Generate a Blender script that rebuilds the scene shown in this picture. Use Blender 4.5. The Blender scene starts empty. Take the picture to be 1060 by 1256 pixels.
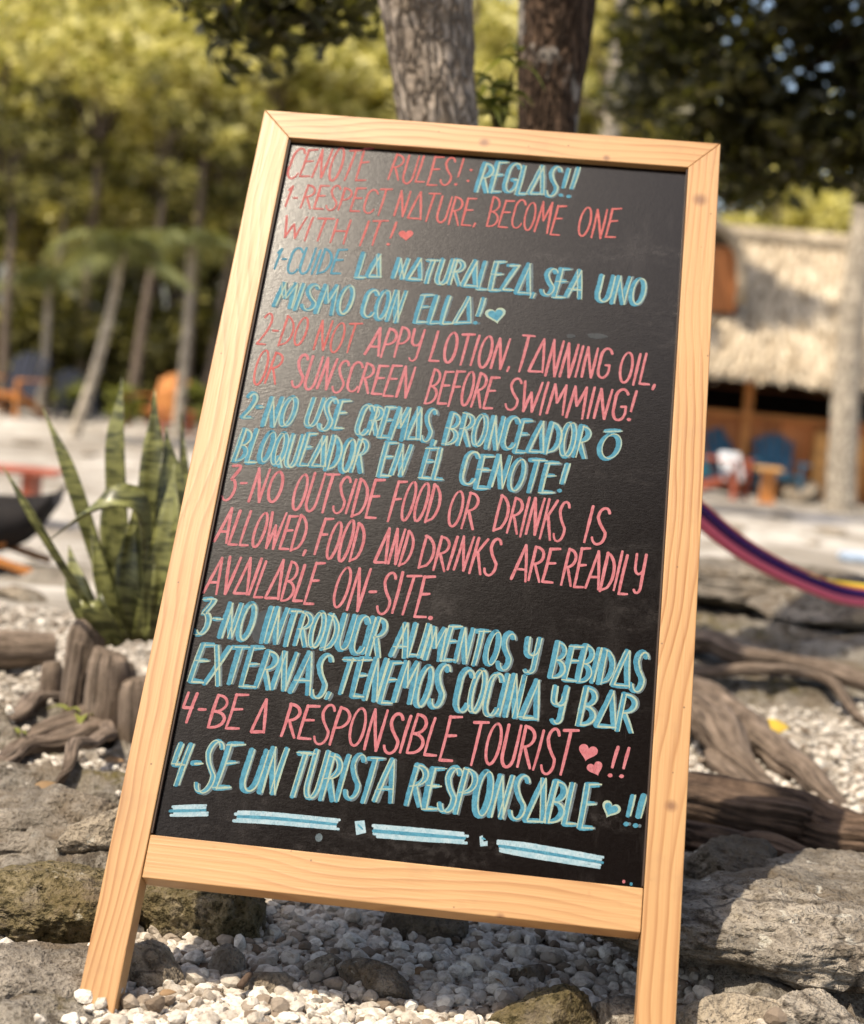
import bpy, bmesh, math, random
import numpy as np
from mathutils import Vector, Matrix

# ------------------------------------------------------------------ camera, world, sun, exposure
C = bpy.context.scene
COL = C.collection
CAMH = 0.70
F_PX = 2080.0
PITCH, ROLL = math.radians(5.0), math.radians(5.3)
_u = np.array([math.sin(ROLL)*math.cos(PITCH), -math.cos(ROLL)*math.cos(PITCH), -math.sin(PITCH)])
_f = np.array([0, 0, 1.0])
_y = _f - _u*(_f @ _u); _y /= np.linalg.norm(_y)
_x = np.cross(_y, _u)
CM = np.array([_x, _y, _u])                      # camera (right, down, forward) to world
cam_data = bpy.data.cameras.new("camera")
cam = bpy.data.objects.new("camera", cam_data); COL.objects.link(cam)
cam.matrix_world = Matrix(((CM[0,0], -CM[0,1], -CM[0,2], 0), (CM[1,0], -CM[1,1], -CM[1,2], 0),
                           (CM[2,0], -CM[2,1], -CM[2,2], CAMH), (0, 0, 0, 1)))
cam_data.sensor_fit = 'HORIZONTAL'; cam_data.sensor_width = 36
cam_data.lens = F_PX/1060*36
cam_data.clip_start = 0.05; cam_data.clip_end = 500
cam_data.dof.use_dof = True
cam_data.dof.focus_distance = 1.95
cam_data.dof.aperture_fstop = 4.7
C.camera = cam

SUN_EL, SUN_AZ = math.radians(64.8), math.radians(-50.7)        # azimuth: to the right of straight behind the camera
sdir = Vector((math.sin(SUN_AZ)*math.cos(SUN_EL), -math.cos(SUN_AZ)*math.cos(SUN_EL), math.sin(SUN_EL)))
w = bpy.data.worlds.new("World"); C.world = w; w.use_nodes = True
wn = w.node_tree; bg = wn.nodes['Background']
sky = wn.nodes.new('ShaderNodeTexSky'); sky.sky_type = 'NISHITA'; sky.sun_disc = False
sky.sun_elevation = SUN_EL; sky.sun_rotation = math.atan2(sdir.x, sdir.y)
sky.air_density = 1.0; sky.dust_density = 3.0; sky.ozone_density = 1.0
wn.links.new(sky.outputs[0], bg.inputs[0]); bg.inputs[1].default_value = 0.15
sl = bpy.data.lights.new("sun", 'SUN'); sl.energy = 3.9; sl.angle = math.radians(0.6); sl.color = (1.0, 0.91, 0.77)
so = bpy.data.objects.new("sun", sl); COL.objects.link(so)
so.rotation_euler = (-sdir).to_track_quat('-Z', 'Y').to_euler(); so.location = (3, -5, 8)
C.view_settings.view_transform = 'Standard'; C.view_settings.look = 'None'
C.view_settings.exposure = 0.65; C.view_settings.gamma = 1
C.view_settings.use_white_balance = True; C.view_settings.white_balance_temperature = 6850
C.cycles.max_bounces = 6; C.cycles.transparent_max_bounces = 8
C.cycles.use_denoising = True

# ------------------------------------------------------------------ noise
_rng = np.random.default_rng(7)
_perm = np.concatenate([_rng.permutation(256)]*3)
_grad = _rng.normal(size=(256, 3)); _grad /= np.linalg.norm(_grad, axis=1)[:, None]
def noise(p):
    p = np.asarray(p, float); i = np.floor(p).astype(int); f = p - i; i &= 255
    u = f*f*f*(f*(f*6-15)+10); out = 0
    for dx in (0, 1):
        for dy in (0, 1):
            for dz in (0, 1):
                h = _perm[_perm[_perm[(i[..., 0]+dx) & 255]+((i[..., 1]+dy) & 255)]+((i[..., 2]+dz) & 255)]
                g = _grad[h]
                d = g[..., 0]*(f[..., 0]-dx)+g[..., 1]*(f[..., 1]-dy)+g[..., 2]*(f[..., 2]-dz)
                wgt = (u[..., 0] if dx else 1-u[..., 0])*(u[..., 1] if dy else 1-u[..., 1])*(u[..., 2] if dz else 1-u[..., 2])
                out = out + wgt*d
    return out*1.6
def fbm(p, o=4, g=0.5, ridge=False):
    p = np.asarray(p, float); a, s, t = 1.0, 0, 0
    for k in range(o):
        n = noise(p*(2.03**k)+k*17.3)
        s = s + a*((1-2*np.abs(n)) if ridge else n); t += a; a *= g
    return s/t
def sstep(a, b, x):
    t = np.clip((x-a)/(b-a), 0, 1); return t*t*(3-2*t)

# ------------------------------------------------------------------ terrain height
def gravel_mask(x, y):
    x = np.asarray(x, float); y = np.asarray(y, float)
    n = noise(np.stack([x*3.1, y*3.1, x*0+4.2], -1))*0.28
    m = np.zeros_like(x)
    for cx, cy, rx, ry in ((0.0, 1.72, 0.36, 0.62), (0.86, 3.25, 0.62, 0.62), (-0.80, 3.6, 0.62, 0.62), (-0.62, 2.66, 0.5, 0.13), (0.42, 2.62, 0.35, 0.16), (-0.52, 1.45, .22, .2), (-1.4, 4.6, 1.2, .6)):
        d = np.sqrt(((x-cx)/rx)**2+((y-cy)/ry)**2)+n
        m = np.maximum(m, sstep(1.08, 0.86, d))
    return m
def height(x, y):
    x = np.asarray(x, float); y = np.asarray(y, float)
    q = np.stack([x, y, x*0], -1)
    # the mound the board stands on, dropping to the sandy clearing behind
    ye = 5.6 + 0.5*noise(q*0.8+3)
    dropr = sstep(ye, ye+0.9, y)
    dropl = sstep(3.8, 11.0, y)
    side = sstep(-0.6, 0.5, x)
    z = -0.86*(dropr*side+dropl*(1-side))
    z = z + 0.03*noise(q*0.35)*sstep(2, 12, y)*2
    near = 1-sstep(6.0, 8.5, y)
    rock = (1-gravel_mask(x, y))*near*sstep(0.2, 1.3, y+0.7)
    warp = np.stack([x*1.0, y*1.6, 0*x+1.7], -1)+0.35*np.stack([noise(q*2.2), noise(q*2.2+9), 0*x], -1)
    bed = 0.075*fbm(warp*1.5, 3, .5)+0.052*np.maximum(0, fbm(warp*2.6+5, 4, .55, True))**1.4 - 0.022*np.maximum(0, fbm(warp*9, 3, .6)) + 0.010*fbm(warp*26, 3, .6)
    terr = np.floor(bed*28+0.5)/28
    bed = bed*.6+terr*.4
    z = z + rock*(bed+0.012) + 0.006*fbm(q*7, 2)*near
    rise = 0.10*np.exp(-((x-1.1)/0.9)**2-((y-4.9)/0.7)**2)      # darker bedrock hump at the back right
    return z + rise - 0.01
def hz(x, y): return float(height(np.array([x]), np.array([y]))[0])
def ray(px, py):
    d = CM @ np.array([(px-530)/F_PX, (py-628)/F_PX, 1.0]); return d/d[1]
def P(px, py, y):                                  # a point y metres in front of the camera
    d = ray(px, py)*y; return Vector((d[0], d[1], d[2]+CAMH))
def G(px, py):                                     # where that line of sight meets the ground
    d = ray(px, py)
    for ys in (np.arange(1.0, 8, .01), np.arange(8, 60, .1)):
        h = height(d[0]*ys, ys); hit = np.nonzero(d[2]*ys+CAMH < h)[0]
        if len(hit): return Vector((d[0]*ys[hit[0]], ys[hit[0]], h[hit[0]]))
    return Vector((d[0]*60, 60, hz(d[0]*60, 60)))

# ------------------------------------------------------------------ mesh helpers
TUBE = {}
def link_mesh(name, V, Fc, mat, parent=None, smooth=True, mats=None, midx=None):
    me = bpy.data.meshes.new(name); st = TUBE['st'] if TUBE.get('v') is V else None
    V = np.asarray(V, np.float32)
    if isinstance(Fc, np.ndarray):
        n, k = Fc.shape
        me.vertices.add(len(V)); me.vertices.foreach_set('co', V.ravel())
        me.loops.add(n*k); me.loops.foreach_set('vertex_index', Fc.astype(np.int32).ravel())
        me.polygons.add(n); me.polygons.foreach_set('loop_start', np.arange(0, n*k, k, dtype=np.int32))
        me.update(calc_edges=True)
    else:
        me.from_pydata([tuple(map(float, v)) for v in V], [], [tuple(map(int, f)) for f in Fc])
    for m in (mats or [mat]): me.materials.append(m)
    if midx is not None: me.polygons.foreach_set('material_index', np.asarray(midx, np.int32))
    me.polygons.foreach_set('use_smooth', np.full(len(me.polygons), smooth))
    me.update()
    if st is not None:                              # straightened tube coordinates, so that bark runs along the limb
        a = me.attributes.new('st', 'FLOAT_VECTOR', 'POINT'); a.data.foreach_set('vector', st.astype(np.float32).ravel())
    o = bpy.data.objects.new(name, me); COL.objects.link(o)
    if parent is not None: o.parent = parent
    return o
def tag(o, label=None, cat=None, group=None, kind=None):
    if label: o['label'] = label
    if cat: o['category'] = cat
    if group: o['group'] = group
    if kind: o['kind'] = kind
    return o
def empty(name, loc, label, cat, group=None, rz=0.0):
    o = bpy.data.objects.new(name, None); COL.objects.link(o); o.empty_display_size = 0.1
    o.location = loc; o.rotation_euler = (0, 0, rz)
    return tag(o, label, cat, group)
def copy_tree(o, parent=None):
    c = o.copy(); COL.objects.link(c)
    if parent is not None: c.parent = parent
    for ch in list(o.children): copy_tree(ch, c)
    return c
class MB:                                           # collects shapes for one mesh
    def __init__(s): s.v = []; s.f = []
    def add(s, V, Fc):
        b = len(s.v); s.v += [tuple(map(float, q)) for q in V]; s.f += [tuple(int(i)+b for i in f) for f in Fc]; return s
    def box(s, c, d, rot=None, bev=0.0):
        bm = bmesh.new(); bmesh.ops.create_cube(bm, size=1)
        for q in bm.verts: q.co = Vector((q.co.x*d[0], q.co.y*d[1], q.co.z*d[2]))
        if bev: bmesh.ops.bevel(bm, geom=bm.edges[:], offset=bev, segments=2, affect='EDGES', profile=.6)
        M = (rot.to_matrix() if rot else Matrix.Identity(3))
        bm.verts.index_update()
        s.add([Vector(c)+M @ q.co for q in bm.verts], [[q.index for q in f.verts] for f in bm.faces]); bm.free(); return s
    def beam(s, a, b, wd, th, up=(0, 0, 1), bev=0.0):
        a, b = Vector(a), Vector(b); z = (b-a).normalized(); x = Vector(up).cross(z)
        if x.length < 1e-4: x = Vector((1, 0, 0))
        x.normalize(); y = z.cross(x)
        R = Matrix((x, y, z)).transposed()
        return s.box((a+b)/2, (wd, th, (b-a).length), R.to_quaternion(), bev)
    def tube(s, pts, rad, seg=8, cap=True):
        V, Fc = tube_mesh(pts, rad, seg, 0, cap); return s.add(V, Fc)
    def build(s, name, mat, parent=None, smooth=False): return link_mesh(name, s.v, s.f, mat, parent, smooth)
def spline(pts, n):
    pts = np.array([tuple(p) for p in pts], float); k = len(pts)
    if k == 2: return pts[0]+(pts[1]-pts[0])*np.linspace(0, 1, n)[:, None]
    t = np.linspace(0, k-1-1e-9, n); i = t.astype(int); f = (t-i)[:, None]
    e = np.vstack([2*pts[0]-pts[1], pts, 2*pts[-1]-pts[-2]])
    p0, p1, p2, p3 = e[i], e[i+1], e[i+2], e[i+3]
    return 0.5*(2*p1+(p2-p0)*f+(2*p0-5*p1+4*p2-p3)*f*f+(3*p1-p0-3*p2+p3)*f**3)
def tube_mesh(pts, rad, seg=8, rough=0.0, cap=True, freq=(2.0, 6.0), seed=0.0, flat=1.0, n=None):
    pts = np.array([tuple(p) for p in pts], float)
    rad = np.atleast_1d(np.array(rad, float))
    if n:
        rr = np.interp(np.linspace(0, 1, n), np.linspace(0, 1, len(rad)), rad); pts = spline(pts, n); rad = rr
    elif len(rad) != len(pts): rad = np.interp(np.linspace(0, 1, len(pts)), np.linspace(0, 1, len(rad)), rad)
    T = np.gradient(pts, axis=0); T /= np.linalg.norm(T, axis=1)[:, None]+1e-9
    up = np.array([0, 0, 1.0]) if abs(T[0][2]) < .9 else np.array([0, 1.0, 0])
    X = np.cross(T, up); X /= np.linalg.norm(X, axis=1)[:, None]+1e-9; Y = np.cross(X, T)
    a = np.linspace(0, 2*np.pi, seg, endpoint=False)
    ca, sa = np.cos(a), np.sin(a)*flat
    R = np.repeat(rad[:, None], seg, 1)
    if rough:
        s = np.concatenate([[0], np.cumsum(np.linalg.norm(np.diff(pts, axis=0), axis=1))])
        A, S = np.meshgrid(a, s); q = np.stack([np.cos(A)*freq[0], np.sin(A)*freq[0], S*freq[1]+seed], -1)
        R = R*(1+rough*fbm(q, 3, .55, True)+rough*.7*noise(q*[.5, .5, 1]+5))
    V = pts[:, None]+R[..., None]*(X[:, None]*ca[None, :, None]+Y[:, None]*sa[None, :, None])
    m = len(pts); V = V.reshape(-1, 3)
    sl_ = np.concatenate([[0], np.cumsum(np.linalg.norm(np.diff(pts, axis=0), axis=1))])
    rm = float(rad.mean())
    TUBE['v'] = V; TUBE['st'] = np.stack([np.tile(np.cos(a), m)*rm, np.tile(np.sin(a), m)*rm, np.repeat(sl_, seg)+seed], -1)
    i = np.arange(m-1)[:, None]*seg; j = np.arange(seg); k = (j+1) % seg
    Fc = np.stack([i+j, i+k, i+seg+k, i+seg+j], -1).reshape(-1, 4).tolist()
    if cap: Fc += [list(range(seg-1, -1, -1)), list(range((m-1)*seg, m*seg))]
    return V, Fc
def ico(sub):
    bm = bmesh.new(); bmesh.ops.create_icosphere(bm, subdivisions=sub, radius=1)
    bm.verts.index_update()
    V = np.array([v.co[:] for v in bm.verts]); Fc = np.array([[v.index for v in f.verts] for f in bm.faces]); bm.free(); return V, Fc
def rock_verts(D, rng, cuts=9, rough=0.06):
    n = rng.normal(size=(cuts, 3)); n /= np.linalg.norm(n, axis=1)[:, None]; h = rng.uniform(.62, .95, cuts)
    dot = D @ n.T; r = np.where(dot > 0.05, h/np.maximum(dot, .05), 9)
    K = 34; r = np.minimum(-np.log(np.exp(-K*np.minimum(r, 1.4)).sum(1)+np.exp(-K*1.02))/K, 1.2)
    o = rng.uniform(0, 90, 3)
    r = r*(1+rough*fbm(D*2.2+o, 4, .6)+rough*.5*fbm(D*8+o, 3, .6, True))
    return D*r[:, None]

# ------------------------------------------------------------------ materials
class NT:
    def __init__(s, name):
        s.m = bpy.data.materials.new(name); s.m.use_nodes = True; s.t = s.m.node_tree
        s.b = s.t.nodes['Principled BSDF']; s.out = s.t.nodes['Material Output']; s.b.inputs['Specular IOR Level'].default_value = .3
    def n(s, typ, ins=None, **props):
        q = s.t.nodes.new('ShaderNode'+typ)
        for k, v in props.items(): setattr(q, k, v)
        for k, v in (ins or {}).items(): s.set(q.inputs[k], v)
        return q
    def set(s, sock, v):
        if isinstance(v, bpy.types.NodeSocket): s.t.links.new(v, sock)
        elif isinstance(v, tuple) and len(v) == 3 and sock.type == 'RGBA': sock.default_value = v+(1,)
        else: sock.default_value = v
    def math(s, op, a, b=0.0, c=0.0): return s.n('Math', {0: a, 1: b, 2: c}, operation=op).outputs[0]
    def mix(s, f, a, b, typ='MIX'):
        q = s.n('Mix', data_type='RGBA', blend_type=typ); s.set(q.inputs[0], f); s.set(q.inputs[6], a); s.set(q.inputs[7], b); return q.outputs[2]
    def ramp(s, f, stops):
        q = s.n('ValToRGB', {0: f}); e = q.color_ramp.elements
        for i, (p, c) in enumerate(stops):
            if i > 1: e.new(p)
            e[i].position = p; e[i].color = (c if len(c) == 4 else tuple(c)+(1,)) if isinstance(c, tuple) else (c, c, c, 1)
        return q.outputs[0]
    def noise(s, vec, scale, detail=4, rough=.55, dist=0.0):
        q = s.n('TexNoise', {'Scale': scale, 'Detail': detail, 'Roughness': rough, 'Distortion': dist})
        if vec is not None: s.set(q.inputs['Vector'], vec)
        return q.outputs[0]
    def mapping(s, vec, scale=(1, 1, 1), loc=(0, 0, 0)):
        return s.n('Mapping', {'Vector': vec, 'Scale': scale, 'Location': loc}).outputs[0]
    def bump(s, h, st=.5, d=.01, prev=None):
        q = s.n('Bump', {'Strength': st, 'Distance': d, 'Height': h})
        if prev is not None: s.set(q.inputs['Normal'], prev)
        return q.outputs[0]
    def fin(s, col=None, rough=None, nrm=None, spec=None):
        if col is not None: s.set(s.b.inputs['Base Color'], col)
        if rough is not None: s.set(s.b.inputs['Roughness'], rough)
        if nrm is not None: s.set(s.b.inputs['Normal'], nrm)
        if spec is not None: s.b.inputs['Specular IOR Level'].default_value = spec
        return s.m
    def obj(s): return s.n('TexCoord').outputs['Object']
    def geo(s): return s.n('NewGeometry').outputs
    def orand(s): return s.n('ObjectInfo').outputs['Random']
def plain(name, c, rough=.6, var=.25, scale=8.0, bump=.0):
    t = NT(name); v = t.noise(t.obj(), scale, 4)
    col = t.mix(t.ramp(v, [(.35, 0.0), (.65, 1.0)]), tuple(x*(1-var) for x in c), tuple(min(1, x*(1+var)) for x in c))
    return t.fin(col, rough, t.bump(v, bump, .01) if bump else None)
def pine(name, axis):
    t = NT(name); o = t.obj(); r = t.orand()
    sep = t.n('SeparateXYZ', {0: o}).outputs
    al, ac, z = (sep[1], sep[0], sep[2]) if axis == 'y' else (sep[0], sep[1], sep[2])
    offs = t.math('MULTIPLY', r, 37.0)
    a1 = t.n('CombineXYZ', {0: t.math('MULTIPLY', al, 1.5), 1: offs, 2: t.math('MULTIPLY', ac, 4.0)}).outputs[0]
    wob = t.math('SUBTRACT', t.noise(a1, 1.6, 3, .35), .5)
    acs = t.math('ADD', ac, t.math('MULTIPLY', wob, .10))
    zz = t.math('ADD', z, .035)
    rr = t.math('SQRT', t.math('ADD', t.math('MULTIPLY', acs, acs), t.math('MULTIPLY', zz, zz)))
    ph = t.math('FRACT', t.math('ADD', t.math('MULTIPLY', rr, 92.0), offs))
    late = t.math('MULTIPLY', t.ramp(ph, [(0.0, .1), (.5, .3), (.84, 1.0), (1.0, .1)]), t.ramp(t.noise(a1, 3.1, 2), [(.35, .35), (.6, 1.0)]))
    fine = t.n('CombineXYZ', {0: t.math('MULTIPLY', al, 9.0), 1: t.math('MULTIPLY', ac, 420.0), 2: offs}).outputs[0]
    fib = t.noise(fine, 1.0, 3, .6)
    tone = t.noise(a1, .8, 3)
    col = t.mix(t.math('MULTIPLY', late, .85), (.47, .270, .115), (.25, .095, .024))
    col = t.mix(t.ramp(tone, [(.4, 0.0), (.7, .5)]), col, (.50, .310, .155))
    col = t.mix(t.ramp(fib, [(.45, 0.0), (.75, .35)]), col, (.31, .145, .05))
    spots = t.noise(o, 34.0, 3, .7)
    col = t.mix(t.ramp(spots, [(.68, 0.0), (.76, .5)]), col, (.34, .17, .07))
    for kx, ky, kr in ((-.005, 1.197, .0045), (.287, 1.128, .006), (.293, .30, .004), (.12, .158, .003), (.16, 1.186, .003)):
        d = t.n('VectorMath', {0: o, 1: (kx, ky, 0)}, operation='DISTANCE').outputs['Value']
        col = t.mix(t.ramp(t.math('DIVIDE', d, kr*2.2), [(.25, .85), (1.0, 0.0)]), col, (.17, .075, .035))
    grime = t.noise(o, 7.0, 5, .7); col = t.mix(t.ramp(grime, [(.54, 0.0), (.72, .30)]), col, (.20, .115, .06))
    nick = t.n('TexVoronoi', {'Vector': t.mapping(o, (38, 38, 10)), 'Scale': 1.0}).outputs['Distance']; col = t.mix(t.ramp(nick, [(.035, .7), (.06, 0.0)]), col, (.10, .055, .03))
    nb = t.bump(fib, .12, .002, t.bump(late, .08, .002))
    return t.fin(col, t.math('ADD', .34, t.math('MULTIPLY', fib, .2)), nb, .35)
WARM = (1.12, .98, .80)
def stone(name, tint=(1, 1, 1), moss=0.0, dark=0.3, sc=1.0):
    t = NT(name); p = t.geo()['Position']
    n1 = t.noise(p, 7*sc, 6, .62); n2 = t.noise(p, 38*sc, 5, .65); n3 = t.noise(p, 170*sc, 3, .6)
    col = t.ramp(n1, [(.32, tuple(x*y*.12 for x, y in zip(tint, WARM))), (.48, tuple(x*y*.235 for x, y in zip(tint, WARM))), (.68, tuple(x*y*.36 for x, y in zip(tint, WARM)))])
    col = t.mix(t.ramp(n2, [(.36, .85*dark+.35), (.5, 0.0)]), col, (.075, .058, .042))
    col = t.mix(t.ramp(n2, [(.58, 0.0), (.72, .5)]), col, (.43, .38, .32))
    col = t.mix(t.ramp(n3, [(.36, .75), (.46, 0.0)]), col, (.10, .08, .06))
    st_ = t.noise(p, 4.2*sc, 5, .7); col = t.mix(t.ramp(st_, [(.46, 0.0), (.60, .75)]), col, (.125, .09, .055))
    li = t.noise(p, 26*sc, 3, .75); col = t.mix(t.ramp(li, [(.63, 0.0), (.68, .8)]), col, (.50, .47, .40))
    vor = t.n('TexVoronoi', {'Vector': t.n('VectorMath', {0: p, 1: t.n('VectorMath', {0: t.n('TexNoise', {'Vector': p, 'Scale': 9.0*sc}).outputs[1], 1: (.12, .12, .12)}, operation='MULTIPLY').outputs[0]}, operation='ADD').outputs[0], 'Scale': 7.0*sc}, feature='DISTANCE_TO_EDGE').outputs[0]
    crack = t.ramp(vor, [(0.0, .8), (.035, 0.0)])
    col = t.mix(t.math('MULTIPLY', crack, t.ramp(n1, [(.42, 0.0), (.55, 1.0)])), col, (.045, .035, .028))
    if moss:
        mn = t.noise(p, 16*sc, 5, .7)
        mf = t.noise(p, 85*sc, 4, .7); col = t.mix(t.math('MULTIPLY', t.ramp(mn, [(.60-moss*.3, 0.0), (.70-moss*.3, 1.0)]), t.ramp(mf, [(.36, .95), (.62, .25)])), col, t.mix(t.ramp(mf, [(.38, 0.0), (.56, 1.0)]), (.028, .022, .006), (.15, .115, .035)))
    h = t.math('ADD', t.math('MULTIPLY', n2, .7), t.math('MULTIPLY', n3, .35))
    nb = t.bump(n3, .5, .004, t.bump(h, .9, .018, t.bump(crack, -.4, .006)))
    return t.fin(col, .88, nb, .2)
def bark(name, c1, c2, patch=None, sc=1.0, stripe=0.0):
    t = NT(name); o = t.n('Attribute', attribute_name='st').outputs['Vector']
    m = t.mapping(o, (44*sc, 44*sc, 13*sc)); v = t.n('TexVoronoi', {'Vector': t.n('VectorMath', {0: m, 1: t.n('VectorMath', {0: t.n('TexNoise', {'Vector': m, 'Scale': .6, 'Detail': 4.0}).outputs[1], 1: (3.4, 3.4, 3.4)}, operation='MULTIPLY').outputs[0]}, operation='ADD').outputs[0], 'Scale': 1.0}, feature='DISTANCE_TO_EDGE').outputs[0]
    n = t.noise(o, 20*sc, 5, .65); n2 = t.noise(o, 90*sc, 3)
    crack = t.ramp(v, [(0.0, 0.0), (.22, 1.0)])
    col = t.mix(t.ramp(n, [(.3, 0.0), (.7, 1.0)]), c2, c1)
    col = t.mix(crack, tuple(x*.35 for x in c2), col)
    col = t.mix(t.ramp(n2, [(.35, .6), (.5, 0.0)]), col, tuple(x*.6 for x in c2))
    if patch: col = t.mix(t.ramp(t.noise(o, 7.5*sc, 4, .6), [(.57, 0.0), (.62, .85)]), col, patch)
    return t.fin(col, .9, t.bump(n2, .4, .004, t.bump(crack, .8, .012)), .15)
def leaf(name, stops, trans=.45, rough=.5, clump_shade=0.0):
    t = NT(name); r = t.geo()['Random Per Island']
    col = t.ramp(r, stops)
    if clump_shade: col = t.mix(t.math('MULTIPLY', t.ramp(t.noise(t.geo()['Position'], clump_shade, 3, .6), [(.40, 1.0), (.52, 0.0)]), .62), col, (.05, .05, .014))  # noise patches of darker leaf: shade between clumps put into the colour
    t.fin(col, rough, None, .35)
    tr = t.n('BsdfTranslucent', {0: t.mix(.5, col, (.30, .30, .03))})
    mx = t.n('MixShader', {0: trans, 1: t.b.outputs[0], 2: tr.outputs[0]})
    t.t.links.new(mx.outputs[0], t.out.inputs[0]); return t.m

M = {}
M['pine_v'] = pine('pine_along_stile', 'y'); M['pine_h'] = pine('pine_along_rail', 'x')
def _chalkboard():
    t = NT('chalkboard_black'); o = t.obj()
    st = t.noise(t.mapping(o, (210, 430, 60)), 1.0, 4, .6); gr = t.noise(o, 620.0, 3, .6)
    sm = t.noise(t.mapping(o, (5, 16, 5), (3, 1, 0)), 1.0, 5, .7); sm2 = t.noise(o, 90.0, 3, .7)
    ghost = t.noise(t.mapping(o, (22, 7, 5), (7, 3, 0)), 1.0, 4, .65)
    f = t.math('MULTIPLY', t.ramp(sm, [(.52, 0.0), (.75, 1.0)]), t.ramp(sm2, [(.42, 0.0), (.75, 1.0)]))
    f = t.math('ADD', t.math('MULTIPLY', f, .22), t.math('MULTIPLY', t.ramp(ghost, [(.56, 0.0), (.78, 1.0)]), .06))
    scr = t.noise(t.mapping(o, (700, 14, 1), (2, 5, 0)), 1.0, 3, .6); f = t.math('ADD', f, t.math('MULTIPLY', t.ramp(scr, [(.66, 0.0), (.74, 1.0)]), .06))
    col = t.mix(f, (.0036, .0022, .0020), (.20, .18, .17))
    rg = t.math('ADD', .14, t.math('MULTIPLY', st, .11))
    return t.fin(col, rg, t.bump(gr, .07, .0010, t.bump(st, .085, .0014)), .34)
M['board'] = _chalkboard()
def chalk(name, c, c2):
    t = NT(name); o = t.obj(); n = t.noise(o, 160.0, 4, .65); g = t.noise(o, 900.0, 2)
    col = t.mix(t.ramp(n, [(.35, 0.0), (.65, 1.0)]), c, c2)
    dry = t.noise(t.mapping(o, (1000, 260, 1)), 1.0, 4, .7); big = t.noise(o, 26.0, 3, .6)
    gap = t.math('MULTIPLY', t.ramp(dry, [(.50, 0.0), (.64, 1.0)]), t.ramp(big, [(.38, .18), (.66, .75)]))
    col = t.mix(gap, col, tuple(x*.22+.004 for x in c))
    return t.fin(col, .7, None, .25)
M['R'] = chalk('chalk_red_glare', (0.320, 0.060, 0.056), (0.400, 0.104, 0.096)); M['P'] = chalk('chalk_pink', (0.319, 0.084, 0.095), (0.395, 0.137, 0.152))  # upper lines: effect of the glare put into a deeper red chalk
M['B'] = chalk('chalk_blue', (0.020, 0.136, 0.208), (0.056, 0.208, 0.280)); M['b'] = M['B']
M['Cr'] = chalk('chalk_cream', (0.288, 0.324, 0.223), (0.194, 0.288, 0.266)); M['Gy'] = chalk('chalk_grey', (0.049, 0.070, 0.081), (0.091, 0.119, 0.133))
M['Sm'] = chalk('chalk_smudge', (.022, .026, .030), (.034, .038, .042))
M['W'] = chalk('chalk_pale', (0.300, 0.390, 0.427), (0.180, 0.300, 0.352)); M['g'] = M['Gy']
M['reveal'] = plain('dark_inner_edge', (.035, .018, .010), .6)
M['steel'] = plain('zinc_steel', (.35, .34, .33), .4)
M['stone'] = stone('limestone_grey'); M['stone_w'] = stone('limestone_pale', (1.2, 1.15, 1.06), 0, .15)
M['stone_m'] = stone('limestone_mossy', (.8, .75, .62), .75, .5); M['stone_d'] = stone('limestone_dark', (.62, .58, .52), .0, .5)
M['bark_a'] = bark('bark_grey_rough', (.70, .60, .49), (.42, .33, .25), (.24, .19, .14))
M['bark_b'] = bark('bark_brown_lichen', (.18, .115, .075), (.09, .056, .036), (.40, .36, .31))
M['bark_far'] = bark('bark_pale', (.36, .29, .22), (.20, .15, .11), None, .5)
M['bark_light'] = bark('bark_bleached', (.72, .63, .49), (.52, .44, .34), None, .4)
M['bark_dark'] = bark('bark_dusky', (.17, .12, .085), (.09, .06, .04), None, .5)
def _rootmat(name, c1, c2):
    t = NT(name); o = t.geo()['Position']; n = t.noise(o, 22, 5, .65); n2 = t.noise(o, 170, 4, .65)
    q = t.n('Attribute', attribute_name='st').outputs['Vector']
    sk = t.noise(t.mapping(q, (110, 110, 9)), 1.0, 5, .62, .5); sk2 = t.noise(t.mapping(q, (420, 420, 22)), 1.0, 3, .6)
    col = t.mix(t.ramp(n, [(.3, 0.0), (.7, 1.0)]), c2, c1); col = t.mix(t.ramp(sk, [(.36, .9), (.5, 0.0)]), col, tuple(x*.28 for x in c2))
    col = t.mix(t.ramp(sk2, [(.36, .55), (.5, 0.0)]), col, tuple(x*.4 for x in c2)); col = t.mix(t.ramp(sk, [(.56, 0.0), (.75, .6)]), col, tuple(min(1, x*1.5) for x in c1))
    return t.fin(col, .85, t.bump(n2, .5, .004, t.bump(sk2, .5, .004, t.bump(sk, .9, .012))), .2)
M['root'] = _rootmat('root_bark', (.26, .20, .155), (.13, .095, .07)); M['root_d'] = _rootmat('weathered_root', (.17, .115, .08), (.065, .042, .03))
M['leaf_sun'] = leaf('leaf_yellow_green', [(0.0, (.16, .16, .035)), (.3, (.45, .41, .09)), (.6, (.74, .66, .20)), (1.0, (.90, .83, .42))], .38, .5, 0)  # sunlit brightness of the wood is put into this leaf colour
M['leaf_mid'] = leaf('leaf_olive', [(0.0, (.028, .027, .009)), (.5, (.095, .088, .022)), (.8, (.28, .25, .06)), (1.0, (.60, .54, .17))], .25, .5, .8)  # darker counterpart: shaded parts of the wood put into the leaf colour
M['leaf_fresh'] = leaf('leaf_fresh_green', [(0.0, (.12, .14, .03)), (1.0, (.30, .32, .07))], .4)
M['leaf_dark'] = leaf('leaf_dark', [(0.0, (.014, .014, .005)), (.7, (.04, .038, .012)), (1.0, (.12, .105, .03))], .22)  # dark enough that the top right crown reads as shaded
M['leaf_palm'] = leaf('leaf_palm', [(0.0, (.06, .075, .025)), (1.0, (.20, .21, .08))], .3)
M['leaf_wood'] = leaf('leaf_far_wood', [(0.0, (.014, .014, .006)), (.7, (.035, .033, .011)), (1.0, (.12, .11, .03))], .2)  # darkened so that gaps between the bright crowns read as shade

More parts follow.
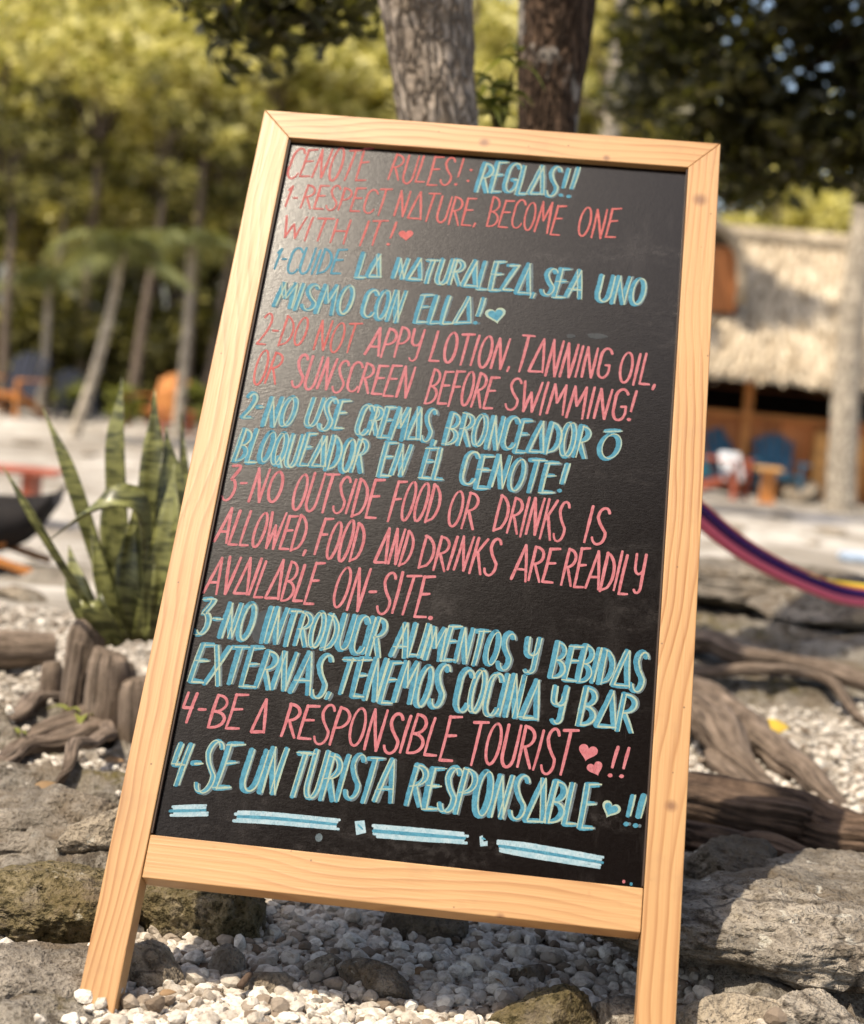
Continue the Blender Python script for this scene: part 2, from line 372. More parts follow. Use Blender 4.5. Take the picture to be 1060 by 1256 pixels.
# ------------------------------------------------------------------ the ground: one sheet
def axis_pts(a, b, step, lo, hi, g):
    m = list(np.arange(a, b, step)); d, x = step, m[-1]
    while x < hi: d *= g; x += d; m.append(x)
    d, x = step, m[0]; pre = []
    while x > lo: d *= g; x -= d; pre.append(x)
    return np.array(pre[::-1]+m)
def ground():
    xs = axis_pts(-1.35, 1.75, .0105, -140, 140, 1.07); ys = axis_pts(1.25, 3.6, .0105, -60, 220, 1.022)
    X, Y = np.meshgrid(xs, ys); Z = height(X.ravel(), Y.ravel())
    V = np.stack([X.ravel(), Y.ravel(), Z], -1)
    n, m = len(xs), len(ys)
    i = np.arange(m-1)[:, None]*n+np.arange(n-1)
    Fc = np.stack([i, i+1, i+n+1, i+n], -1).reshape(-1, 4)
    t = NT('ground_rock_and_gravel'); p = t.geo()['Position']
    at = t.n('Attribute', attribute_name='gravel').outputs['Fac']; fr = t.n('Attribute', attribute_name='clearing').outputs['Fac']
    n1 = t.noise(p, 6.0, 6, .62); n2 = t.noise(p, 40.0, 5, .68); n3 = t.noise(p, 190.0, 3, .6)
    rock = t.ramp(n1, [(.30, (.11, .092, .072)), (.46, (.23, .205, .17)), (.68, (.36, .325, .275))])
    rock = t.mix(t.ramp(n2, [(.38, .9), (.5, 0.0)]), rock, (.06, .047, .034))
    rock = t.mix(t.ramp(n2, [(.58, 0.0), (.70, .55)]), rock, (.43, .39, .33))
    rock = t.mix(t.ramp(n3, [(.36, .7), (.46, 0.0)]), rock, (.10, .085, .065))
    stn = t.noise(p, 4.4, 5, .7); rock = t.mix(t.ramp(stn, [(.47, 0.0), (.60, .7)]), rock, (.15, .11, .07))
    mo = t.noise(p, 3.2, 5, .7)
    rock = t.mix(t.math('MULTIPLY', t.ramp(mo, [(.53, 0.0), (.62, .8)]), t.ramp(n2, [(.40, 1.0), (.56, .2)])), rock, t.mix(n3, (.055, .045, .014), (.19, .155, .055)))
    grit = t.n('TexVoronoi', {'Vector': p, 'Scale': 95.0}); gcol = t.mix(t.ramp(grit.outputs['Distance'], [(.25, 0.0), (.7, 1.0)]), t.mix(t.n('SeparateColor', {0: grit.outputs['Color']}).outputs[0], (.30, .26, .21), (.56, .51, .44)), (.20, .17, .135))
    col = t.mix(at, rock, gcol)
    s1 = t.noise(p, .55, 5, .6); s2 = t.noise(p, 3.0, 5, .65)
    sand = t.mix(t.ramp(s2, [(.35, 0.0), (.6, 1.0)]), (.30, .265, .22), (.60, .56, .50))
    sand = t.mix(t.ramp(s1, [(.44, .75), (.58, 0.0)]), sand, (.22, .19, .15)); s3 = t.noise(p, 1.7, 5, .7); sand = t.mix(t.ramp(s3, [(.52, 0.0), (.66, .7)]), sand, (.19, .16, .12))
    col = t.mix(fr, col, sand)
    h = t.math('ADD', t.math('MULTIPLY', n2, .7), t.math('MULTIPLY', n3, .35))
    nb = t.bump(n3, .5, .004, t.bump(h, .9, .016))
    mat = t.fin(col, .92, nb, .15)
    o = link_mesh('ground', V, Fc, mat)
    gm = gravel_mask(X.ravel(), Y.ravel())
    far = np.maximum(sstep(5.9, 7.4, Y.ravel()), sstep(3.4, 4.6, Y.ravel())*sstep(.1, -.5, X.ravel()))
    for nm, val in (('gravel', gm), ('clearing', far)):
        a = o.data.attributes.new(nm, 'FLOAT', 'POINT'); a.data.foreach_set('value', val.astype(np.float32))
    tag(o, kind='structure')
ground()

def gravel():
    rng = np.random.default_rng(11)
    protoL = [rock_verts(ico(2)[0], rng, 15, .07) for _ in range(10)]; FL = ico(2)[1]
    protoS = [rock_verts(ico(1)[0], rng, 12, .05) for _ in range(8)]; FS = ico(1)[1]
    Vs, Fs, b = [], [], 0
    def put(x, y, r, lift, big):
        nonlocal b
        pr = protoL if big else protoS; D = pr[rng.integers(len(pr))]
        e = rng.uniform(0, 6.28, 3)
        R = np.array((Matrix.Rotation(e[2], 3, 'Z') @ Matrix.Rotation(rng.normal(0, .35), 3, 'X')))
        sc = np.array([1, rng.uniform(.65, .95), rng.uniform(.5, .85)])*r*1.15
        return (D*sc) @ R.T
    regs = [(-.42, .46, 1.3, 2.42, 23000, .0061, .0036), (.25, 1.55, 2.45, 4.0, 8500, .0062, .003), (-1.5, -.2, 2.45, 4.3, 8500, .0062, .003), (-1.0, 1.2, 1.35, 3.0, 1500, .005, .0028)]
    for k, (x0, x1, y0, y1, n, r0, rs) in enumerate(regs):
        x = rng.uniform(x0, x1, n); y = rng.uniform(y0, y1, n); m = gravel_mask(x, y)
        keep = (rng.random(n) < m) if k < 3 else (noise(np.stack([x*5, y*5, x*0+8], -1)) > .12)
        x, y = x[keep], y[keep]; r = np.clip(rng.lognormal(math.log(r0), .44, len(x)), .0026, .0125)
        z = height(x, y)
        for xi, yi, zi, ri in zip(x, y, z, r):
            big = yi < 2.45 and k == 0
            v = put(xi, yi, ri, 0, big); fc = FL if big else FS
            lift = ri*rng.choice([.15, .35, 1.0], p=[.45, .35, .2]) if k < 3 else ri*.25
            Vs.append(v+[xi, yi, zi+lift]); Fs.append(fc+b); b += len(v)
    t = NT('limestone_pebbles'); r = t.geo()['Random Per Island']; p = t.geo()['Position']
    col = t.ramp(r, [(0.0, (.13, .095, .065)), (.08, (.24, .19, .145)), (.25, (.42, .375, .315)), (.6, (.56, .51, .445)), (1.0, (.70, .66, .585))])
    n = t.noise(p, 130.0, 4, .6); n2 = t.noise(p, 420.0, 3, .6)
    col = t.mix(t.ramp(n, [(.36, .55), (.52, 0.0)]), col, (.20, .155, .115))
    m = t.fin(col, .85, t.bump(n2, .45, .002, t.bump(n, .5, .004)), .2)
    o = link_mesh('gravel', np.concatenate(Vs), np.concatenate(Fs), m, None, False); tag(o, kind='stuff')
gravel()

# ------------------------------------------------------------------ loose rocks, each its own thing
RK5 = ico(5); RK6 = ico(6)
def rock(px, py, y, size, mat, label, seed, rot=0.0, sink=.35, cuts=9, rough=.09, hi=False, cat='rock', tilt=0.0):
    rng = np.random.default_rng(seed)
    D, Fc = RK6 if hi else RK5
    V = rock_verts(D, rng, cuts+6, rough)
    s = np.array(size)
    V = V*s
    fine = fbm(V*30+seed, 4, .6)
    pits = np.maximum(0, fbm(V*55+seed*3, 3, .6)-.12)
    V = V*(1+((0.10*fine-.16*pits)/np.linalg.norm(V, axis=1)*s.mean())[:, None])
    R = np.array(Matrix.Rotation(rot, 3, 'Z') @ Matrix.Rotation(tilt, 3, 'Y')); V = V @ R.T
    c = P(px, py, y); g = hz(c.x, c.y)
    o = link_mesh('rock', V, Fc, M[mat]); o.location = (c.x, c.y, g+s[2]*(1-2*sink)); tag(o, label, cat, 'limestone rocks around the board')
    return o
rock(238, 1150, 2.02, (.105, .085, .075), 'stone_m', 'moss covered boulder on the gravel just right of the left wooden leg', 3, .1, .42, 9, .10, True)
rock(55, 1150, 1.98, (.12, .09, .042), 'stone_m', 'mossy boulder at the far left, left of the wooden leg', 5, .4, .45, 9, .10, True)
rock(40, 1225, 1.78, (.10, .08, .04), 'stone', 'grey pitted rock in the bottom left corner', 6, .8, .42, 8, .12, True)
rock(178, 1222, 1.82, (.042, .034, .035), 'stone_w', 'pale rough rock touching the foot of the left wooden leg', 8, .2, .3, 9, .08, True)
rock(520, 1150, 2.06, (.053, .036, .034), 'stone_d', 'dark brown angular rock on the gravel under the bottom rail', 9, .15, .3, 7, .06, True)
rock(462, 1202, 1.86, (.050, .034, .026), 'stone', 'grey wedge shaped rock in the middle of the front gravel', 12, -.5, .3, 6, .06, True)
rock(400, 1190, 1.90, (.026, .022, .018), 'stone_w', 'small pale rounded stone left of the grey wedge rock', 13, .5, .3, 8, .06)
rock(326, 1216, 1.83, (.034, .026, .020), 'stone_w', 'pale flat stone in the gravel nearest the bottom edge', 14, .2, .35, 7, .05)
rock(275, 1205, 1.87, (.026, .022, .026), 'stone', 'small brownish stone below the mossy boulder', 15, .2, .3, 8, .08)
rock(595, 1132, 2.15, (.045, .03, .03), 'stone', 'greyish rock half hidden behind the bottom rail, beside the dark angular one', 17, .2, .3, 7, .07)
rock(650, 1185, 1.93, (.028, .02, .018), 'stone_d', 'small dark stone on the gravel above the yellowish mossy rock', 18, .2, .3, 7, .06)
rock(672, 1248, 1.78, (.062, .05, .046), 'stone_m', 'yellowish mossy rock at the bottom left of the right wooden leg', 21, .3, .38, 9, .10, True)
rock(770, 1236, 1.80, (.045, .04, .034), 'stone', 'grey rock touching the inner side of the right wooden leg', 22, .2, .35, 8, .08, True)
rock(300, 1100, 2.25, (.15, .07, .055), 'stone_w', 'pale limestone block just under the left end of the bottom rail', 23, .1, .4, 8, .08, True)
rock(420, 1115, 2.28, (.07, .05, .04), 'stone_d', 'brown shaded rock behind the bottom rail, right of the pale block', 24, .3, .35, 8, .08)
rock(950, 1190, 2.04, (.27, .19, .062), 'stone', 'big flat pitted limestone boulder right of the right wooden leg', 31, .15, .40, 10, .12, True)
rock(1075, 1160, 2.16, (.18, .17, .058), 'stone', 'flat grey boulder cut off by the right edge of the picture', 33, .9, .42, 9, .12, True)
rock(890, 1120, 2.28, (.085, .10, .05), 'stone_d', 'dark brown rock between the weathered root and the big right boulder', 34, .3, .42, 8, .10, True)
rock(905, 1245, 1.78, (.075, .05, .04), 'stone_w', 'pale lump of limestone in front of the big right boulder', 36, .3, .45, 8, .10, True)
rock(1000, 1232, 1.80, (.055, .05, .05), 'stone', 'grey lump of limestone at the bottom right below the big boulder', 37, 1.2, .4, 8, .10, True)
rock(60, 1030, 2.30, (.22, .11, .05), 'stone', 'long low limestone slab left of the board below the roots', 41, .1, .5, 10, .12, True)
rock(150, 1075, 2.2, (.10, .06, .045), 'stone_w', 'pale limestone lump behind the left wooden leg', 42, .5, .45, 9, .1, True)
rock(930, 800, 5.0, (.50, .34, .065), 'stone', 'broad low limestone shelf behind the roots on the right', 44, .1, .4, 10, .10, True)
rock(1075, 790, 4.7, (.40, .30, .06), 'stone', 'second low limestone shelf at the right edge behind the gravel', 45, .7, .4, 10, .10, True)
rock(905, 735, 8.2, (.40, .25, .14), 'stone_w', 'sunlit cream limestone ledge beyond the broad low shelf', 46, .1, .4, 9, .08, cat='ledge')
rock(1030, 690, 10.5, (.5, .3, .10), 'stone_w', 'flat pale limestone outcrop under the hammock at the right edge', 47, .4, .4, 9, .08, cat='ledge')

# ------------------------------------------------------------------ foliage
def leaf_cloud(rng, centers, n, spread, size, aspect=.5, fold=.25):
    centers = np.asarray(centers, float); k = rng.integers(len(centers), size=n)
    spread = np.broadcast_to(np.asarray(spread, float), (len(centers),)) if np.ndim(spread) < 2 else spread
    d = rng.normal(size=(n, 3)); d /= np.linalg.norm(d, axis=1)[:, None]; r = rng.random(n)**.45
    pos = centers[k]+d*(r*spread[k])[:, None]*[1, 1, .75]
    s = size*rng.uniform(.6, 1.35, n)
    a = rng.normal(size=(n, 3))*[1, 1, .6]; a /= np.linalg.norm(a, axis=1)[:, None]
    b = np.cross(a, rng.normal(size=(n, 3))+[0, 0, 1.2]); b /= np.linalg.norm(b, axis=1)[:, None]
    nrm = np.cross(a, b)
    A = a*s[:, None]; B = b*(s*aspect)[:, None]; Nn = nrm*(s*fold*aspect)[:, None]
    V = np.stack([pos-A*.5, pos+B*.5+Nn-A*.05, pos+A*.5, pos-B*.5+Nn-A*.05], 1).reshape(-1, 3)
    Fc = np.arange(4*n).reshape(-1, 4); return V, Fc
def crown_centers(rng, c, rad, n):
    d = rng.normal(size=(n, 3)); d /= np.linalg.norm(d, axis=1)[:, None]
    return np.array(c)+d*(rng.random(n)**.4)[:, None]*np.array(rad)
def limbs(mb, rng, base, centers, r):
    for c in centers:
        b = np.array(base); c = np.array(c); m = (b+c)/2+rng.normal(0, .12, 3)+[0, 0, .15]
        V, Fc = tube_mesh([b, m, c], [r, r*.6, r*.15], 6, n=8); mb.add(V, Fc)

# the two trees right behind the board
def near_tree(name_label, path, rads, mat, roots, rootmat, crown_c, crown_r, seed, boughs=(), flake=.10):
    rng = np.random.default_rng(seed)
    base = Vector(path[0]); g = hz(base.x, base.y)
    t = empty('tree', (base.x, base.y, g), name_label, 'tree')
    off = np.array([base.x, base.y, g])
    V, Fc = tube_mesh([np.array(p)-off for p in path], rads, 72, flake, True, (2.6, 9.0), seed, n=260)
    link_mesh('trunk', V, Fc, M[mat], t)
    top = np.array(path[-1])-off
    mb = MB(); cc = crown_centers(rng, np.array(crown_c)-off, crown_r, 46)
    limbs(mb, rng, top-[0, 0, .3], cc[:12], rads[-1]*.6)
    extra = [np.array(b[0])-off for b in boughs]
    for e in extra:
        V, Fc = tube_mesh([top-[0, 0, .2], (top+e)/2+[0, 0, .5], e], [rads[-1]*.5, .02, .006], 6, n=10); mb.add(V, Fc)
    if mb.v: mb.build('branches', M[mat], t, True)
    V, Fc = leaf_cloud(rng, cc, 2600, .55, .11)
    vs, fs = [V], [Fc]
    for b in boughs:
        v, f = leaf_cloud(rng, crown_centers(rng, np.array(b[0])-off, b[1], 14), b[2], .16, .075); fs.append(f+len(np.concatenate(vs))); vs.append(v)
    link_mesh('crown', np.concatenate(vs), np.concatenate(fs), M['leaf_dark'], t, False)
    for pts, rr, mt, lab, rf in roots:
        pp = spline([np.array(q)-off for q in pts], 40); wv = np.stack([pp[:, 0]*5, pp[:, 1]*5, pp[:, 0]*0+seed], -1); pp = pp+np.stack([noise(wv)*.035, noise(wv+7)*.035, noise(wv*1.6+3)*.014], -1)
        V, Fc = tube_mesh(pp, np.interp(np.linspace(0, 1, 40), np.linspace(0, 1, len(rr)), rr)*.74, 56, rf, True, (5.0, 2.2) if mt == 'root_d' else (2.6, 5.0), seed+len(pts)*3.1+pp[0][0]*9, flat=.8, n=200)
        r = link_mesh('root', V, Fc, M[mt], t)
        if lab: r['label'] = lab
    return t
def gp(px, py, lift=0.0):
    g = G(px, py); return (g.x, g.y, g.z+lift)
bA = P(600, 850, 3.45); bB = P(655, 845, 3.75)
near_tree('rough grey barked tree trunk behind the board, left one of the near pair',
    [(bA.x, bA.y, hz(bA.x, bA.y)-.08), P(585, 600, 3.42), P(560, 300, 3.36), P(538, 150, 3.32), P(523, 0, 3.30), P(500, -250, 3.2), P(490, -700, 3.1), P(470, -1500, 3.2)],
    [.15, .10, .078, .070, .083, .08, .075, .05], 'bark_a',
    [([gp(600, 880, 0), gp(420, 885, .03), gp(230, 885, .03), gp(150, 888, .025), gp(60, 908, .015), gp(-60, 930, -.01)], [.07, .05, .042, .04, .03, .02], 'root', 'long pale root crossing the ground at the left', .22),
     ([gp(260, 905, .01), gp(170, 902, .02), gp(110, 915, .02), gp(40, 930, .012), gp(-40, 945, -.005)], [.035, .034, .03, .024, .014], 'root', None, .25),
     ([gp(170, 890, .015), gp(130, 900, .015), gp(95, 940, .01), gp(70, 965, -.01)], [.02, .018, .013, .008], 'root', None, .22),
     ([gp(230, 860, .01), gp(150, 872, .02), gp(80, 862, .015), gp(30, 885, .01), gp(-30, 905, 0)], [.03, .026, .022, .02, .014], 'root', None, .22),
     ([gp(640, 1000, .01), gp(840, 1008, .035), gp(930, 1035, .045), gp(1010, 1052, .04), gp(1120, 1075, .03), gp(1250, 1085, 0)], [.05, .055, .060, .062, .05, .035], 'root_d', 'thick dark weathered root with splitting grain', .34),
     ([gp(700, 1030, 0), gp(840, 1042, .02), gp(930, 1072, .025), gp(1000, 1085, .02), gp(1100, 1098, .01)], [.03, .032, .034, .03, .02], 'root_d', None, .34)],
    None, (1.5, 5.6, 5.2), (1.8, 1.8, 1.2), 21, boughs=((P(325, 8, 4.4), (.22, .15, .09), 420), (P(390, -10, 4.5), (.14, .1, .10), 200)))
near_tree('dark brown trunk with grey lichen patches, right one of the near pair',
    [(bB.x, bB.y, hz(bB.x, bB.y)-.08), P(662, 600, 3.74), P(668, 300, 3.72), P(672, 150, 3.70), P(683, 0, 3.70), P(690, -300, 3.7), P(720, -900, 3.8), P(740, -1500, 3.9)],
    [.14, .09, .066, .062, .080, .075, .065, .045], 'bark_b',
    [([gp(680, 830, .03), gp(800, 850, .05), gp(880, 890, .05), gp(940, 935, .04), gp(1000, 975, .02), gp(1050, 998, -.01)], [.06, .055, .046, .042, .032, .014], 'root', 'long straight root slanting across the right hand gravel', .16),
     ([gp(720, 860, .03), gp(820, 895, .05), gp(870, 925, .055), gp(905, 948, .03), gp(950, 975, .0)], [.06, .062, .06, .04, .015], 'root', 'knobbly swollen root beside the right edge of the board', .26),
     ([gp(860, 880, .03), gp(905, 905, .03), gp(950, 950, .02), gp(985, 962, .0)], [.03, .028, .02, .01], 'root', None, .24),
     ([gp(850, 838, .03), gp(930, 845, .03), gp(1000, 858, .025), gp(1090, 905, .0)], [.022, .022, .018, .012], 'root', None, .2),
     ([gp(880, 940, .02), gp(905, 965, .012), gp(925, 985, -.01)], [.028, .02, .01], 'root', None, .2),
     ([gp(700, 790, .03), gp(850, 806, .04), gp(900, 822, .04), gp(990, 838, .035), gp(1100, 870, .02), gp(1200, 890, -.02)], [.05, .042, .040, .036, .03, .02], 'root', None, .18)],
    None, (1.8, 4.9, 5.2), (1.8, 1.8, 1.2), 22, flake=.06)

# leafy shoot growing between the two trunks
def strip_leaf(mb, base, dirv, length, width, droop=.4, n=8, cup=.25, up=(0, 0, 1)):
    b = np.array(base, float); d = np.array(dirv, float); d /= np.linalg.norm(d)
    side = np.cross(d, up); side /= np.linalg.norm(side)+1e-9
    V = []
    for i in range(n+1):
        s = i/n; wd = width*(math.sin(math.pi*min(1, s**.75*.93+.05)))
        c = b+d*length*s+np.array([0, 0, -droop*length*s*s])
        nr = np.cross(side, d)
        V += [c-side*wd*.5+nr*wd*cup, c, c+side*wd*.5+nr*wd*cup]
    Fc = []
    for i in range(n):
        for k in (0, 1): Fc.append([i*3+k, i*3+k+1, i*3+k+4, i*3+k+3])
    mb.add(V, Fc)
def shoot():
    rng = np.random.default_rng(4); c = P(612, 150, 3.45)
    t = empty('leafy_shoot', c, 'bright green leafy shoot sprouting between the two near trunks', 'plant')
    st = MB(); lf = MB()
    for px, py in ((640, 62), (600, 92), (588, 118), (632, 100), (618, 125), (605, 140)):
        e = np.array(P(px, py, 3.42)-c); st.tube(spline([(0, 0, -.05), e*.5+[0, 0, .01], e], 6), [.004, .002], 5)
        for k in range(6):
            a = rng.uniform(0, 6.28); strip_leaf(lf, e*rng.uniform(.55, 1), (math.cos(a), math.sin(a)*.7-.2, rng.uniform(-.1, .8)), rng.uniform(.05, .085), .021, rng.uniform(.3, .9))
    st.build('stem', M['leaf_mid'], t, True); lf.build('leaves', M['leaf_fresh'], t, True)
shoot()

# ------------------------------------------------------------------ the chalkboard
W, L, FWD = 0.62, 1.225, 0.041
BASE = Vector((-.0135, 1.6797, -.011))
RX, RD, RN = Vector((.99686, -.07884, .00756)), Vector((-.03568, -.53222, -.84586)), Vector((.07072, .84293, -.53336))
sign = empty('chalkboard_sign', BASE, 'tall pine framed chalkboard covered in pink and blue hand lettering', 'sign')
sign.matrix_world = Matrix(((RX.x, -RD.x, -RN.x, BASE.x), (RX.y, -RD.y, -RN.y, BASE.y), (RX.z, -RD.z, -RN.z, BASE.z), (0, 0, 0, 1)))
def bl(u, v, h=0.0): return (u-W/2, L-v, h)
def prism(poly, h0, h1, bev=.0012):
    bm = bmesh.new()
    a = [bm.verts.new(bl(u, v, h1)) for u, v in poly]
    f = bm.faces.new(a); r = bmesh.ops.extrude_face_region(bm, geom=[f])
    for e in r['geom']:
        if isinstance(e, bmesh.types.BMVert): e.co.z = h0
    bmesh.ops.recalc_face_normals(bm, faces=bm.faces[:])
    bmesh.ops.bevel(bm, geom=bm.edges[:], offset=bev, segments=2, affect='EDGES', profile=.5)
    bmesh.ops.recalc_face_normals(bm, faces=bm.faces[:])
    bm.verts.index_update()
    mb = MB(); mb.add([v.co[:] for v in bm.verts], [[v.index for v in f.verts] for f in bm.faces]); bm.free(); return mb
FT, RI, RB, RB2, RI2 = .0445, 1.0185, 1.0665, 1.0665, 1.0185
g = .0003
prism([(0, g), (FWD-g, FT), (FWD-g, L), (0, L)], -.034, 0).build('stile', M['pine_v'], sign)
prism([(W, g), (W, L-.003), (W-FWD+g, L-.003), (W-FWD+g, FT)], -.034, 0).build('stile', M['pine_v'], sign)
prism([(g, 0), (W-g, 0), (W-FWD, FT), (FWD, FT)], -.034, -.0004).build('top_rail', M['pine_h'], sign)
prism([(FWD+.0004, RI), (W-FWD-.0004, RI2), (W-FWD-.0004, RB2), (FWD+.0004, RB)], -.033, -.0012).build('bottom_rail', M['pine_h'], sign)
prism([(FWD+.001, FT+.001), (W-FWD-.001, FT+.001), (W-FWD-.001, RI-.001), (FWD+.001, RI-.001)], -.022, -.009, .0004).build('writing_surface', M['board'], sign)
# dark brown strips on the inner edges of the frame, standing 1.5 mm proud
for poly in ([(FWD+.0002, FT+.002), (FWD+.0022, FT+.002), (FWD+.0022, RI-.002), (FWD+.0002, RI-.002)], [(W-FWD-.0022, FT+.002), (W-FWD-.0002, FT+.002), (W-FWD-.0002, RI-.002), (W-FWD-.0022, RI-.002)]):
    prism(poly, -.0088, -.0025, .0003).build('inner_edge_strip', M['reveal'], sign)
# the rear half of the folding frame
hinge = np.array(bl(W/2, .03, -.045)); inv = sign.matrix_world.inverted()
for s in (-1, 1):
    a = Vector((s*(W/2-.03), L-.03, -.052)); wpt = sign.matrix_world @ a
    tgt = Vector((wpt.x+.0*s, wpt.y+.62, 0)); tgt.z = hz(tgt.x, tgt.y)-.02
    MB().beam(a, inv @ tgt, .038, .026, (1, 0, 0), .001).build('rear_leg', M['pine_v'], sign)
    hb = MB(); hb.box(bl(W/2+s*.2, .03, -.037), (.05, .04, .004)); hb.tube([bl(W/2+s*.2-.025, .012, -.041), bl(W/2+s*.2+.025, .012, -.041)], [.004, .004], 8); hb.build('hinge', M['steel'], sign)
a1 = inv @ (sign.matrix_world @ Vector((-(W/2-.052), L-.03, -.052))); 
def rear_pt(s, f):
    a = Vector((s*(W/2-.03), L-.03, -.052)); wpt = sign.matrix_world @ a
    tgt = Vector((wpt.x, wpt.y+.62, 0)); tgt.z = hz(tgt.x, tgt.y)-.02
    return a.lerp(inv @ tgt, f)
MB().beam(rear_pt(-1, .8)+Vector((.02, 0, 0)), rear_pt(1, .8)-Vector((.02, 0, 0)), .04, .02, (0, 1, 0), .001).build('rear_rail', M['pine_h'], sign)

# ---- hand lettering: stroke shapes for each character in a unit box, y down
def arc(cx, cy, rx, ry, a0, a1, n=14):
    return [(cx+rx*math.cos(math.radians(a0+(a1-a0)*i/n)), cy+ry*math.sin(math.radians(a0+(a1-a0)*i/n))) for i in range(n+1)]
GL = {
 'A': (.75, [[(.02, 1), (.42, 0)], [(.42, 0), (.78, 1)], [(.16, .70), (.68, .68)]]),
 '^': (.80, [[(.05, .98), (.45, 0)], [(.45, 0), (.82, .98)], [(.05, .98), (.82, .95)]]),
 'B': (.62, [[(.08, 0), (.05, 1)], [(.06, .02)]+arc(.12, .26, .42, .24, -80, 85)+[(.08, .50)], [(.08, .50)]+arc(.12, .745, .50, .245, -80, 85)+[(.05, .99)]]),
 'C': (.62, [arc(.40, .26, .30, .26, -20, -170)[0:1]+arc(.40, .30, .30, .30, -30, -180)+[(.08, .62)]+arc(.38, .72, .30, .28, 180, 20)]),
 'D': (.66, [[(.08, 0), (.06, 1)], [(.02, .02), (.25, .06)]+arc(.14, .52, .50, .44, -60, 60)+[(.05, .98)]]),
 'E': (.58, [[(.10, 0), (.06, 1)], [(.06, .03), (.60, .0)], [(.10, .45), (.52, .42)], [(.06, .99), (.60, .97)]]),
 'F': (.56, [[(.10, 0), (.06, 1)], [(.06, .03), (.60, .0)], [(.10, .46), (.50, .43)]]),
 'G': (.66, [arc(.40, .28, .30, .28, -25, -180)+[(.09, .62)]+arc(.38, .72, .29, .28, 180, 0)+[(.66, .56)], [(.42, .57), (.68, .55)]]),
 'H': (.66, [[(.08, 0), (.05, 1)], [(.64, 0), (.60, 1)], [(.08, .5), (.62, .47)]]),
 'I': (.22, [[(.14, 0), (.08, 1)]]),
 'K': (.62, [[(.10, 0), (.06, 1)], [(.60, .02), (.10, .55)], [(.24, .42), (.64, 1)]]),
 'L': (.54, [[(.10, 0), (.06, 1)], [(.06, .99), (.56, .97)]]),
 'M': (.86, [[(.04, 1), (.16, 0)], [(.16, 0), (.42, .62)], [(.42, .62), (.72, 0)], [(.72, 0), (.82, 1)]]),
 'N': (.70, [[(.06, 1), (.12, 0)], [(.12, 0), (.56, 1)], [(.56, 1), (.66, 0)]]),
 'O': (.66, [arc(.34, .5, .29, .5, -100, 262, 24)]),
 'P': (.58, [[(.10, 0), (.06, 1)], [(.06, .02)]+arc(.14, .29, .44, .26, -80, 88)+[(.08, .56)]]),
 'Q': (.70, [arc(.34, .48, .29, .48, -100, 262, 24), [(.36, .72), (.64, 1.02)]]),
 'R': (.62, [[(.10, 0), (.05, 1)], [(.06, .02)]+arc(.14, .27, .44, .24, -80, 88)+[(.10, .52)], [(.22, .52), (.62, 1)]]),
 'S': (.60, [arc(.36, .22, .24, .22, -20, -190)+[(.24, .42), (.44, .58)]+arc(.30, .76, .28, .24, -25, 165)]),
 'T': (.64, [[(.34, 0), (.28, 1)], [(.0, .03), (.68, .0)]]),
 'U': (.66, [[(.08, 0), (.06, .6)]+arc(.33, .72, .27, .28, 175, 5)+[(.62, .5), (.64, 0)]]),
 'V': (.70, [[(.04, 0), (.38, 1)], [(.38, 1), (.70, 0)]]),
 'W': (.88, [[(.02, 0), (.22, 1)], [(.22, 1), (.44, .35)], [(.44, .35), (.64, 1)], [(.64, 1), (.88, 0)]]),
 'X': (.68, [[(.04, 0), (.64, 1)], [(.64, 0), (.02, 1)]]),
 'Y': (.66, [[(.06, 0), (.08, .3)]+arc(.33, .36, .24, .16, 170, 20)+[(.60, .3)], [(.62, 0), (.56, .8)]+arc(.36, .84, .20, .16, 0, 150)]),
 'Z': (.66, [[(.04, .03), (.62, 0)], [(.62, 0), (.04, .98)], [(.04, .98), (.64, .96)]]),
 '1': (.36, [[(.04, .24), (.26, 0)], [(.26, 0), (.18, 1)]]),
 '2': (.62, [arc(.32, .24, .25, .24, -160, 30)+[(.40, .62), (.06, .97)], [(.06, .97), (.60, .95)]]),
 '3': (.60, [[(.08, .02), (.54, .02), (.24, .40)]+arc(.26, .68, .30, .30, -80, 140)]),
 '4': (.60, [[(.12, 0), (.06, .52)], [(.06, .52), (.50, .50)], [(.52, 0), (.40, 1)]]),
 '-': (.44, [[(.06, .52), (.38, .50)]]), ',': (.24, [[(.15, .90), (.09, 1.05)]]), '.': (.24, [[(.09, .94), (.13, .97)]]),
 '!': (.36, [[(.30, 0), (.22, .68)], [(.19, .92), (.21, .96)]]), ':': (.2, [[(.1, .15), (.12, .2)], [(.1, .85), (.12, .9)]]),
 'Ō': (.66, [arc(.34, .5, .29, .5, -100, 262, 24), [(.12, -.14), (.58, -.16)]]),
}
WR = random.Random(5)
